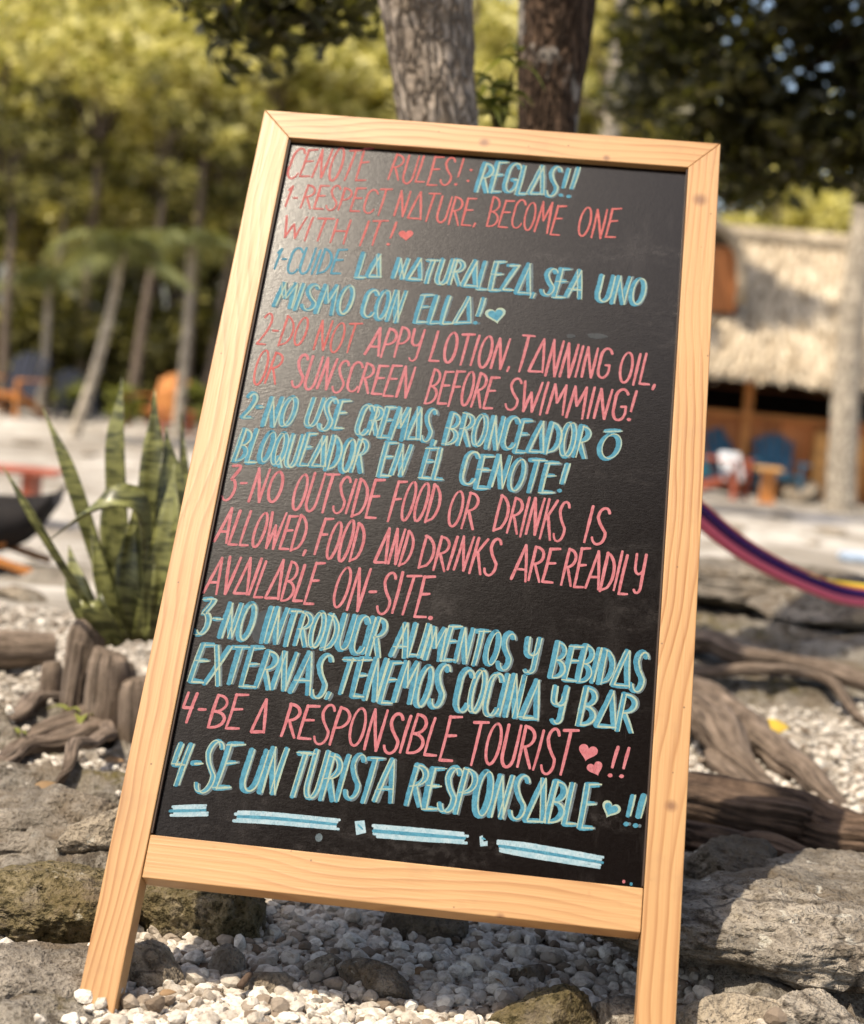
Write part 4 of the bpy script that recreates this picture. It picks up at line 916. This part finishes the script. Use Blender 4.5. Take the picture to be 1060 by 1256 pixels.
M['plank'] = planks('hut_planks', (.60, .22, .07)); M['orange'] = plain('orange_varnish', (.50, .20, .055), .5); M['dark'] = plain('dark_interior', (.02, .012, .008), .8)
def hut():
    y0 = 26.5; ga = P(900, 598, y0); gz = hz(ga.x, ga.y)
    t = empty('thatched_hut', (ga.x, y0, gz), 'thatched bar hut with orange plank counter behind the board on the right', 'hut')
    def q(px, py, dy=0.0): v = P(px, py, y0+dy); return np.array([v.x-ga.x, dy, v.z-gz])
    xl = -1.6; xr = 6.0; hc = 1.16; he = 1.95
    mb = MB(); mb.box(((xl+xr)/2, 0, (hc)/2-.1), (xr-xl, .10, hc+.2)); mb.build('counter_wall', M['plank'], t)
    mb = MB(); mb.box(((xl+xr)/2, -.05, hc+.03), (xr-xl+.1, .45, .07), None, .01); mb.build('counter_top', M['orange'], t)
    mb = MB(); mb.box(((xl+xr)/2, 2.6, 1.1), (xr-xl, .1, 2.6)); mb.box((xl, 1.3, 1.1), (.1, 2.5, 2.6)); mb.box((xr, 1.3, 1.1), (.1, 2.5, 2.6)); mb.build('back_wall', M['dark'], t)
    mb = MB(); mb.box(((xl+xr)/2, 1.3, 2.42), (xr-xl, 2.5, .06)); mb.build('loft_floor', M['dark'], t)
    for k in range(2):
        mb = MB(); mb.box(((xl+xr)/2, 2.4, 1.2+k*.4), (xr-xl-.4, .3, .04)); mb.build('shelf', M['plank'], t)
    for x in (xl+.06, .05, 2.1, 4.2, xr-.06):
        mb = MB(); mb.tube(spline([(x, -.12, -.1), (x+.02, -.12, 1.0), (x, -.12, 2.1)], 6), [.085, .08, .075], 10); mb.build('post', M['orange'], t, True)
    mb = MB(); mb.box((1.32, -.20, .52), (.40, .28, 1.05), None, .02); mb.box((1.74, -.19, .50), (.34, .26, 1.0), None, .02); c = mb.build('cabinet', plain('cabinet_ochre', (.62, .30, .09), .5), t); c['label'] = 'pale orange cabinet doors at the right of the counter'
    # hipped thatch roof, built as overlapping ragged courses
    rng = np.random.default_rng(3); V, Fc = [], []
    def course(a, b, c, d, n=90, drop=.10):
        b0 = len(V)
        for i in range(n+1):
            f = i/n; up = a+(b-a)*f; lo = c+(d-c)*f; jit = rng.normal(0, drop*.25)
            V.extend([up, (up+lo)/2+[0, -.02, .03+rng.normal(0, .02)], lo+[0, -.02, -abs(jit)], lo+[0, .12, -.02]])
        for i in range(n):
            for k in range(3): Fc.append([b0+i*4+k, b0+(i+1)*4+k, b0+(i+1)*4+k+1, b0+i*4+k+1])
    EL, ER = np.array([xl-.75, -1.0, 1.72]), np.array([xr+.8, -1.0, 1.72]); TL, TR = np.array([xl+1.0, 2.2, 4.05]), np.array([xr-1.0, 2.2, 4.05])
    BL, BR = np.array([xl-.75, 5.4, 1.72]), np.array([xr+.8, 5.4, 1.72])
    N = 9
    for k in range(N):
        f0, f1 = max(0, (k-.35)/N), (k+1)/N
        lift = np.array([0, -.012, .008])
        course(TL+(EL-TL)*f0, TR+(ER-TR)*f0, TL+(EL-TL)*f1+lift, TR+(ER-TR)*f1+lift)
        course(TR+(ER-TR)*f0, TR+(BR-TR)*f0, TR+(ER-TR)*f1, TR+(BR-TR)*f1, 30)
        course(TL+(BL-TL)*f0, TL+(EL-TL)*f0, TL+(BL-TL)*f1, TL+(EL-TL)*f1, 30)
        course(TR+(BR-TR)*f0, TL+(BL-TL)*f0, TR+(BR-TR)*f1, TL+(BL-TL)*f1, 40)
    link_mesh('roof', V, Fc, M['thatch'], t, True)
    st_v, st_f = [], []
    for k in range(5200):
        f, h_ = rng.random(), rng.random()**.9; a_ = TL+(EL-TL)*f; b_ = TR+(ER-TR)*f; p_ = a_+(b_-a_)*h_; dn = (EL-TL)*(1-h_)+(ER-TR)*h_; dn = dn/np.linalg.norm(dn)
        d_ = dn+np.array([rng.normal(0, .16), 0, 0]); ln = rng.uniform(.3, .6)*(1 if f < .86 else .35); wd_ = rng.uniform(.012, .034); nr_ = np.array([0, -.62, .78])
        q0 = p_+nr_*rng.uniform(.03, .09); q1 = q0+d_*ln+nr_*rng.uniform(-.04, .06); sd = np.array([wd_, 0, 0])
        b0 = len(st_v); st_v += [q0-sd, q0+sd, q1+sd*.4, q1-sd*.4]; st_f.append((b0, b0+1, b0+2, b0+3))
    tt = NT('loose_straw'); tt.fin(tt.ramp(tt.geo()['Random Per Island'], [(0.0, (.24, .18, .11)), (.4, (.45, .36, .25)), (1.0, (.68, .58, .43))]), .9)
    link_mesh('thatch_straw', st_v, st_f, tt.m, t, False)
    mb = MB(); mb.tube(spline([TL+[-.3, 0, .05], TR+[.3, 0, .05]], 12), [.2, .22, .2], 10); mb.build('roof_ridge', M['thatch'], t, True)
    # loft dormer with an open gable, its right edge showing beside the board
    dx0, dx1 = -1.55, -.26; dz0, dz1 = 2.75, 3.75
    mb = MB(); mb.box(((dx0+dx1)/2, .15, (dz0+dz1)/2), (dx1-dx0, .12, dz1-dz0)); mb.box((dx1-.03, .9, (dz0+dz1)/2-.05), (.06, 1.5, dz1-dz0-.1)); mb.build('loft_gable', M['plank'], t)
    V2, F2 = [], []
    ridge0, ridge1 = np.array([-.9, -.05, 4.35]), np.array([-.9, 2.4, 4.35])
    for s, x in ((-1, dx0-.2), (1, dx1+.12)):
        b0 = len(V2)
        for i in range(13):
            f = i/12; rp = ridge0+(ridge1-ridge0)*f; e = np.array([x, rp[1], 2.9+rng.normal(0, .03)])
            for k in range(6):
                g_ = k/5; p_ = rp*(1-g_)+e*g_; p_ = p_+[s*.26*math.sin(math.pi*g_), 0, .12*math.sin(math.pi*g_)+rng.normal(0, .02)]; V2.append(p_)
        F2 += [[b0+i*6+k, b0+i*6+k+1, b0+(i+1)*6+k+1, b0+(i+1)*6+k] for i in range(12) for k in range(5)]
    d = link_mesh('dormer_roof', V2, F2, M['thatch'], t); sm = d.modifiers.new('thickness', 'SOLIDIFY'); sm.thickness = .14
    t.rotation_euler = (0, 0, 0)
hut()

# ------------------------------------------------------------------ garden furniture
M['blue'] = plain('blue_paint', (.035, .12, .19), .5); M['black_cloth'] = plain('black_cloth', (.012, .010, .010), .85); M['navy'] = plain('navy_cloth', (.018, .022, .035), .8); M['redwood'] = plain('red_brown_wood', (.33, .085, .045), .5)
M['teal'] = plain('teal_paint', (.03, .22, .30), .5); M['pale'] = plain('pale_cloth', (.62, .64, .66), .8)
def chair(px, py, y, rz, cols, label, group, sc=1.0, dup=None):
    p = P(px, py, y); g = hz(p.x, p.y)
    t = empty('garden_chair', (p.x, p.y, g), label, 'chair', group, rz)
    back, seat, leg = cols
    mb = MB()
    for k in range(5):
        f = (k-2)*.125; top = .98-abs(k-2)**1.6*.035
        mb.beam((f*.8, .22, .28), (f*1.05, .52, top), .105, .022, (0, 1, 0), .006)
    mb.build('backrest', M[back], t)
    mb = MB()
    for k in range(6): mb.box((0, -.30+k*.1, .36-k*.022), (.54, .085, .022), None, .005)
    mb.build('seat', M[seat], t)
    for s in (-1, 1):
        MB().box((s*.36, -.03, .56), (.13, .72, .025), None, .008).build('armrest', M[leg], t)
        MB().box((s*.30, -.33, .275), (.04, .09, .55), None, .005).build('leg', M[leg], t)
        MB().beam((s*.30, .55, 0), (s*.29, -.34, .36), .035, .11, (0, 0, 1), .004).build('leg', M[leg], t)
    t.scale = (sc, sc, sc); return t
# front of a chair is its local -y
chair(880, 608, 25.0, 1.1, ('teal', 'blue', 'redwood'), 'teal and red brown chair seen side on at the board edge', 'garden chairs by the bar')
chair(903, 588, 26.0, .5, ('blue', 'blue', 'blue'), 'slate blue chair turned left in front of the bar', 'garden chairs by the bar')
chair(952, 590, 25.8, 0.0, ('blue', 'blue', 'blue'), 'slate blue chair facing us behind the orange side table', 'garden chairs by the bar')
chair(12, 512, 29.0, -.3, ('navy', 'orange', 'orange'), 'navy backed orange chair at the far left edge', 'garden chairs at the wood edge', 1.15)
chair(90, 508, 29.5, .4, ('navy', 'navy', 'navy'), 'dark slate chair right of the navy backed orange one', 'garden chairs at the wood edge', .9)
chair(188, 516, 29.0, -.5, ('orange', 'orange', 'orange'), 'bright orange chair behind the snake plant blades', 'garden chairs at the wood edge', 1.0)
chair(212, 522, 27.5, .5, ('orange', 'redwood', 'redwood'), 'red brown chair beside the bright orange chair', 'garden chairs at the wood edge', .75)
def side_table(px, py, y, label):
    p = P(px, py, y); g = hz(p.x, p.y); t = empty('side_table', (p.x, p.y, g), label, 'table')
    MB().box((0, 0, .50), (.36, .36, .06), None, .012).build('table_top', plain('ochre_wood', (.62, .34, .12), .5), t)
    mb = MB(); mb.box((0, 0, .235), (.19, .19, .47), None, .01); mb.build('pedestal', M['orange'], t)
    MB().box((0, 0, .02), (.24, .24, .04), None, .008).build('foot', M['orange'], t)
side_table(940, 608, 24.6, 'small orange pedestal table in front of the blue chair')
def low_table():
    p = G(10, 643); g = p.z; t = empty('low_table', (p.x, p.y, g), 'red brown low bench table at the left edge', 'table')
    mb = MB()
    for k in range(4): mb.box((-.1, -.16+k*.11, .435), (.98, .10, .035), None, .006)
    mb.build('table_top', M['redwood'], t)
    for x in (-.42, .17):
        MB().box((x, -.02, .207), (.10, .30, .42), None, .006).build('leg', M['redwood'], t)
low_table()
def sling():
    p = G(-42, 692); g = p.z; t = empty('sling_chair', (p.x, p.y, g), 'black cloth sling chair with ochre wooden legs at the left edge', 'chair', None, .12); t.scale = (.8, .8, .68)
    V = []; n = 18
    prof = spline([(-.40, 0, .40), (-.27, 0, .17), (.0, 0, .07), (.24, 0, .15), (.36, 0, .34)], n)
    for i in range(n):
        for y, dz in ((-.24, .04), (-.12, -.02), (0, -.03), (.12, -.02), (.24, .04)): V.append((prof[i][0], y, prof[i][2]+dz))
    Fc = [[5*i+k, 5*i+k+1, 5*i+k+6, 5*i+k+5] for i in range(n-1) for k in range(4)]
    for sd in (0, 4):                                 # the cloth gathers up along both long sides
        b0 = len(V)
        for i in range(n): V.append((prof[i][0]*.98, (-.25, 0, 0, 0, .25)[sd], max(prof[i][2]+.05, .36-.05*math.sin(math.pi*i/(n-1)))))
        Fc += [[5*i+sd, 5*(i+1)+sd, b0+i+1, b0+i] for i in range(n-1)]
    o = link_mesh('sling', V, Fc, M['black_cloth'], t); sm = o.modifiers.new('thickness', 'SOLIDIFY'); sm.thickness = .02
    for s in (-1, 1):
        MB().beam((-.20, s*.2, .17), (.32, s*.24, 0), .035, .035, (0, 1, 0), .004).build('leg', M['orange'], t)
        MB().beam((.18, s*.2, .14), (-.34, s*.24, 0), .035, .035, (0, 1, 0), .004).build('leg', M['orange'], t)
sling()
def cloth(px, py, y, d, mat, label, name='cushion', cat='cushion', tilt=0.0, rz=0.0):
    p = P(px, py, y); mb = MB(); mb.box((0, 0, 0), d, None, min(d)*.42); o = mb.build(name, M[mat], None, True)
    o.location = p; o.rotation_euler = (tilt, 0, rz); tag(o, label, cat); return o
cloth(897, 573, 24.8, (.34, .09, .46), 'pale', 'pale grey cushion leaning beside the teal chair', tilt=-.5, rz=.3)
g = G(1052, 690); o = cloth(1052, 690, 12, (.36, .26, .10), 'pale', 'pale blue folded cushion on the ground at the right edge'); o.location = (g.x, g.y, g.z+.045)
o.data.materials[0] = plain('pale_blue_cloth', (.36, .45, .56), .8)
def bush_rock():
    o = rock(985, 590, 25.6, (.34, .26, .26), 'stone_w', 'rounded grey green rock in front of the bar cabinet', 61, .2, .3, 10, .05); o['group'] = 'garden rocks by the bar'
bush_rock()
def shrub(px, py, y, r, n, mat, label, seed, group=None, size=.12, squash=1.0):
    rng = np.random.default_rng(seed); p = P(px, py, y); g = hz(p.x, p.y)
    t = empty('shrub', (p.x, p.y, g), label, 'shrub', group)
    st = MB(); cc = crown_centers(rng, (0, 0, r*.95*squash), (r*.8, r*.8, r*.75*squash), 14); limbs(st, rng, (0, 0, 0), cc[:7], .02*r); st.build('stems', M['bark_dark'], t, True)
    V, Fc = leaf_cloud(rng, cc, n, r*.38, size); link_mesh('foliage', V, Fc, M[mat], t, False); return t
shrub(905, 540, 26.3, .28, 260, 'leaf_fresh', 'small green shrub against the hut counter', 71, None, .14)
shrub(982, 566, 26.0, .16, 120, 'leaf_fresh', 'yellow green tuft behind the grey green rock', 72, None, .12)
shrub(90, 478, 29.9, .42, 500, 'leaf_fresh', 'yellow green bush among the chairs at the left wood edge', 73, None, .14)
shrub(150, 478, 28.8, .40, 420, 'leaf_fresh', 'sunlit olive bush left of the bright orange chair', 74, None, .14)
shrub(235, 470, 30.0, .50, 500, 'leaf_fresh', 'olive bush beside the top of the board frame at the wood edge', 75, None, .16)

# ------------------------------------------------------------------ the wood behind
RNG = np.random.default_rng(42)
def make_tree(h, r, cb, seed, mat, bmat, n=4200, size=.17, tr=.11, lean=0.0):
    rng = np.random.default_rng(seed)
    t = bpy.data.objects.new('tree', None); COL.objects.link(t)
    V, Fc = tube_mesh([(0, 0, -.3), (lean*.3, 0, h*.3), (lean*.7+.06, .05, h*.6), (lean, 0, h*.92)], [tr*1.35, tr, tr*.75, tr*.25], 12, .08, True, (1.5, 1.2), seed, n=30)
    link_mesh('trunk', V, Fc, M[bmat], t)
    cc = crown_centers(rng, (lean, 0, (h+cb)/2), (r, r, (h-cb)/2), 11)
    mb = MB(); limbs(mb, rng, (lean*.6, 0, cb+.2*(h-cb)), cc[:10], tr*.45); mb.build('branches', M[bmat], t, True)
    V, Fc = leaf_cloud(rng, cc, n, r*rng.uniform(.20, .36, len(cc)), size); link_mesh('crown', V, Fc, M[mat], t, False)
    return t
def place(t, px, y, base=None, rz=0.0, sc=1.0, label='', group='', cat='tree', first=False):
    o = t if first else copy_tree(t)
    d = ray(px, 500); x = d[0]*y; o.location = (x, y, hz(x, y)); o.rotation_euler = (0, 0, rz); o.scale = (sc, sc, sc)
    tag(o, label, cat, group); return o
KINDS = [
 (make_tree(8.5, 2.6, 2.6, 101, 'leaf_sun', 'bark_far', 2600, .32), 'yellow green leafy tree in the blurred wood behind the board', [(95, 36, 1.1), (250, 35, .95), (330, 37, 1.1), (400, 39, 1.15), (180, 42, 1.35), (135, 47, 1.65), (60, 50, 1.7), (290, 44, 1.35), (470, 42, 1.3), (540, 40, 1.35), (600, 44, 1.5), (650, 41, 1.35), (720, 43, 1.45), (800, 46, 1.3), (880, 50, 1.3), (930, 37, .8), (1045, 38, .85), (1000, 48, 1.1), (1120, 44, 1.1), (440, 52, 1.7), (325, 33, .62), (280, 36, .72), (55, 38, .66), (130, 35, .62), (10, 47, 1.3), (-60, 40, 1.0)]),
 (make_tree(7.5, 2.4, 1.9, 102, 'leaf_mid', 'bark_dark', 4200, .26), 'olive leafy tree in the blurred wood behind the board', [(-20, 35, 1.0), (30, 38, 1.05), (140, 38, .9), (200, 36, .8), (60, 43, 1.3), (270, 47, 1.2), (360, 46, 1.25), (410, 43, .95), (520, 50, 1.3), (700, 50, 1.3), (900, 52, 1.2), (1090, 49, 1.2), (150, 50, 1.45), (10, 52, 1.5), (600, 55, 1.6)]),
]
for base, lab, spots in KINDS:
    for i, (px, y, sc) in enumerate(spots):
        place(base, px, y, None, RNG.uniform(0, 6.28), sc, lab, 'leafy trees in the wood behind', 'tree', i == len(spots)-1) if i == len(spots)-1 else place(base, px, y, None, RNG.uniform(0, 6.28), sc, lab, 'leafy trees in the wood behind')
tall = make_tree(8.6, 2.0, 4.6, 104, 'leaf_sun', 'bark_far', 1800, .28, .10)
place(tall, 715, 26.0, None, .4, 1.0, 'tall yellow green tree beside the thatched hut, above the top right of the board', None, 'tree', True)
for px, y, sc_ in ((95, 33, .95), (225, 32, .9), (305, 34, 1.0), (165, 36, 1.05), (370, 36, 1.0), (610, 36, 1.05)):
    place(tall, px, y, None, RNG.uniform(0, 6.28), sc_, 'tall bright yellow green tree with a high crown in the wood behind the board', 'high crowned trees in the wood behind')
# slim bare trunks in front of the wood
slim = make_tree(6.8, 1.3, 4.2, 103, 'leaf_mid', 'bark_far', 1600, .18, .09)
slim_spots = [(58, 33, .85, .02), (5, 30, .8, -.05), (162, 30, .9, .1), (196, 34, .7, .1), (215, 36, .75, .05), (252, 32, .85, .12), (236, 36, .65, .0), (180, 38, .7, 0)]
for i, (px, y, sc, ln) in enumerate(slim_spots):
    o = slim if i == len(slim_spots)-1 else copy_tree(slim)
    x = ray(px, 470)[0]*y; o.location = (x, y, hz(x, y)); o.rotation_euler = (0, ln*.6, RNG.uniform(0, .3)); o.scale = (sc, sc, sc)
    tag(o, 'slim grey trunk standing at the front of the blurred wood', 'tree', 'slim trunks at the wood edge')
def pole_tree(pts, rads, label, mat, crown=None, cat='tree'):
    b = Vector(pts[0]); g = hz(b.x, b.y); off = np.array([b.x, b.y, g]); t = empty('tree', (b.x, b.y, g), label, cat)
    pp = [np.array(p)-off for p in pts]; pp[0][2] = -.2
    V, Fc = tube_mesh(pp, rads, 20, .07, True, (1.6, 1.5), 4, n=60); link_mesh('trunk', V, Fc, M[mat], t)
    rng = np.random.default_rng(8); top = pp[-1]
    cc = crown_centers(rng, top+[0, 0, .6], crown or (1.4, 1.4, 1.0), 22); mb = MB(); limbs(mb, rng, top-[0, 0, .3], cc[:8], rads[-1]*.5); mb.build('branches', M[mat], t, True)
    V, Fc = leaf_cloud(rng, cc, 1800, .5, .17); link_mesh('crown', V, Fc, M['leaf_sun'], t, False)
pole_tree([P(1033, 612, 24.0), P(1036, 520, 24.0), P(1042, 430, 24.0), P(1050, 350, 24.0), P(1064, 200, 24.1), P(1075, -150, 24.2)], [.22, .19, .18, .17, .15, .1], 'pale trunk standing in front of the thatched hut at the right', 'bark_light', (2.2, 1.6, 1.2))
pole_tree([P(735, 500, 20.0), P(742, 250, 20.0), P(752, 130, 20.0), P(765, 0, 20.0), P(775, -200, 20.0)], [.11, .10, .095, .085, .06], 'thin bright trunk just right of the dark near trunk', 'bark_light')
# fan of palm fronds
def palm(px, py, y, label, seed, n=15, fl=1.5, lean=0.0):
    rng = np.random.default_rng(seed); c = P(px, py, y); g = hz(c.x, c.y); h = c.z-g
    t = empty('palm_tree', (c.x, c.y, g), label, 'palm')
    V, Fc = tube_mesh([(-lean, 0, -.2), (-lean*.4+.03, 0, h*.5), (0, 0, h)], [.09, .07, .065], 12, .08, True, (1.5, 3), 1, n=24); link_mesh('trunk', V, Fc, M['bark_light'], t)
    for k in range(n):
        a = k/n*6.28+rng.uniform(-.2, .2); el = rng.uniform(.0, 2.2); ln = fl*rng.uniform(.6, 1.1)
        d = np.array([math.cos(a), math.sin(a), el]); d /= np.linalg.norm(d); pts = [np.array([0, 0, h])+d*ln*s+np.array([0, 0, -(.5+.35*el)*ln*s*s]) for s in np.linspace(0, 1, 10)]
        mb = MB(); mb.tube(pts, [.02, .006], 5); side = np.cross(d, [0, 0, 1]); side /= np.linalg.norm(side)
        for i in range(2, 10):
            for s in (-1, 1):
                for z in (0, .5):
                    p0 = pts[i-1]+(pts[i]-pts[i-1])*z; ll = .42*ln*math.sin(math.pi*(i/10*.8+.12))*rng.uniform(.8, 1.1); strip_leaf(mb, p0, side*s+d*.7+np.array([0, 0, -.25]), ll, .05, .5, 3, .1)
        mb.build('frond', M['leaf_palm'], t, True)
palm(150, 310, 25.0, 'feathery palm in front of the wood left of the board', 5, 15, 1.5, .55)
palm(235, 300, 27.0, 'smaller palm half hidden by the left side of the board', 6, 13, 1.4)
palm(60, 345, 31.0, 'dim palm further back at the left of the wood', 7, 12, 1.4)
# dark overhanging tree on the right
def dark_tree():
    rng = np.random.default_rng(15); x, y = 2.75, 6.0; g = hz(x, y); off = np.array([x, y, g])
    t = empty('tree', (x, y, g), 'dark shaded tree hanging its boughs into the top right corner', 'tree')
    V, Fc = tube_mesh([(0, 0, -.2), (.05, 0, 1.2), (.0, .1, 2.4), (-.2, .2, 3.6)], [.2, .15, .13, .09], 20, .08, True, (1.5, 3), 2, n=40); link_mesh('trunk', V, Fc, M['bark_b'], t)
    spots = [(P(830, 60, 7.5), (.28, .35, .20), 8), (P(940, 40, 7.3), (.40, .4, .30), 15), (P(1040, 80, 7.2), (.40, .4, .32), 15), (P(900, 150, 7.4), (.30, .35, .16), 10), (P(1000, 170, 7.3), (.30, .35, .18), 12), (P(1060, 190, 7.1), (.22, .3, .16), 8), (P(790, 120, 7.6), (.10, .2, .12), 3), (P(880, -60, 7.3), (.55, .5, .25), 14), (P(1040, -80, 7.2), (.6, .6, .3), 16), (P(800, -40, 7.5), (.25, .3, .2), 6), (P(930, 215, 7.4), (.16, .2, .06), 4)]
    mb = MB(); cc = []
    for c, r, k in spots:
        c = np.array(c)-off; cc.append(crown_centers(rng, c, r, k))
        V, Fc = tube_mesh([(-.1, .1, 2.9), (c+np.array([0, 0, 3.3]))/2+[.2, 0, .25], c], [.05, .025, .006], 6, n=10); mb.add(V, Fc)
    cc = np.concatenate(cc); up = crown_centers(rng, (-.6, -.9, 4.3), (2.0, 2.1, .8), 50)  # unseen upper crown, sized to shade the boughs below
    limbs(mb, rng, (-.2, .2, 3.4), up[:12], .05); mb.build('branches', M['bark_b'], t, True)
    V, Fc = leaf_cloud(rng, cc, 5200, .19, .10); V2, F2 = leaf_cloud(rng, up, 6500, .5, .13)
    link_mesh('crown', np.concatenate([V, V2]), np.concatenate([Fc, F2+len(V)]), M['leaf_dark'], t, False)  # shade on the boughs is put into the near-black leaf colour
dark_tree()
# undergrowth bushes along the edge of the wood
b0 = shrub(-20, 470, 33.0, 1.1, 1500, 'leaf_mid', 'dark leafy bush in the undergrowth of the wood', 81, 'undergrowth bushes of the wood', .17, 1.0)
for i, (px, y, sc) in enumerate([(40, 35, 1.1), (110, 34, 1.2), (170, 37, 1.3), (240, 35, 1.2), (300, 36, 1.1), (370, 38, 1.3), (460, 40, 1.2), (760, 40, 1.3), (850, 38, 1.3), (960, 39, 1.4), (1060, 38, 1.3), (560, 42, 1.3), (660, 42, 1.3), (15, 32.5, .8), (75, 33, 1.5), (135, 34, 1.6), (205, 33.5, 1.3), (280, 33, 1.7), (335, 34, 1.9)]):
    o = copy_tree(b0); x = ray(px, 470)[0]*y; o.location = (x, y, hz(x, y)); o.rotation_euler = (0, 0, RNG.uniform(0, 6.28)); o.scale = (sc, sc, sc)
# far wood: one mass closing the view
def far_wood():
    rng = np.random.default_rng(77); n = 560
    x = rng.uniform(-34, 40, n); y = rng.uniform(56, 66, n); z = height(x, y)+rng.uniform(.3, 8.0, n)
    V, Fc = leaf_cloud(rng, np.stack([x, y, z], -1), 15000, 1.7, .42)
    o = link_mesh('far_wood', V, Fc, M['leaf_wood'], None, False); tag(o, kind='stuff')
far_wood()

def unseen_shade_tree(x, y, c, r, n, k, label, seed):  # added unseen trees, dense dark crowns shaped to darken the board's lower reflection
    rng = np.random.default_rng(seed); g = hz(x, y); t = empty('tree', (x, y, g), label, 'tree'); c = np.array(c)-[x, y, g]
    V, Fc = tube_mesh([(0, 0, -.3), (.05, .05, 1.8), c*[.4, .4, .6], c*[.8, .8, .95]], [.3, .2, .16, .06], 16, .08, True, (1.5, 2), seed, n=30); link_mesh('trunk', V, Fc, M['bark_dark'], t)
    cc = crown_centers(rng, c, r, k); mb = MB(); limbs(mb, rng, c*[.4, .4, .6], cc[:14], .07); mb.build('branches', M['bark_dark'], t, True)
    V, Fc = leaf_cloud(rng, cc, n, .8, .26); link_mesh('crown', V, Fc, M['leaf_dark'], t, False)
unseen_shade_tree(1.8, -5.0, (.9, -4.6, 6.4), (4.6, 3.6, 2.3), 20000, 90, 'broad unseen tree added behind the camera to darken the board reflection', 91)
unseen_shade_tree(-4.5, -9.0, (-3.5, -8.5, 5.2), (4.5, 3.4, 3.8), 8000, 60, 'second unseen tree added further behind the camera to darken the board reflection', 92)
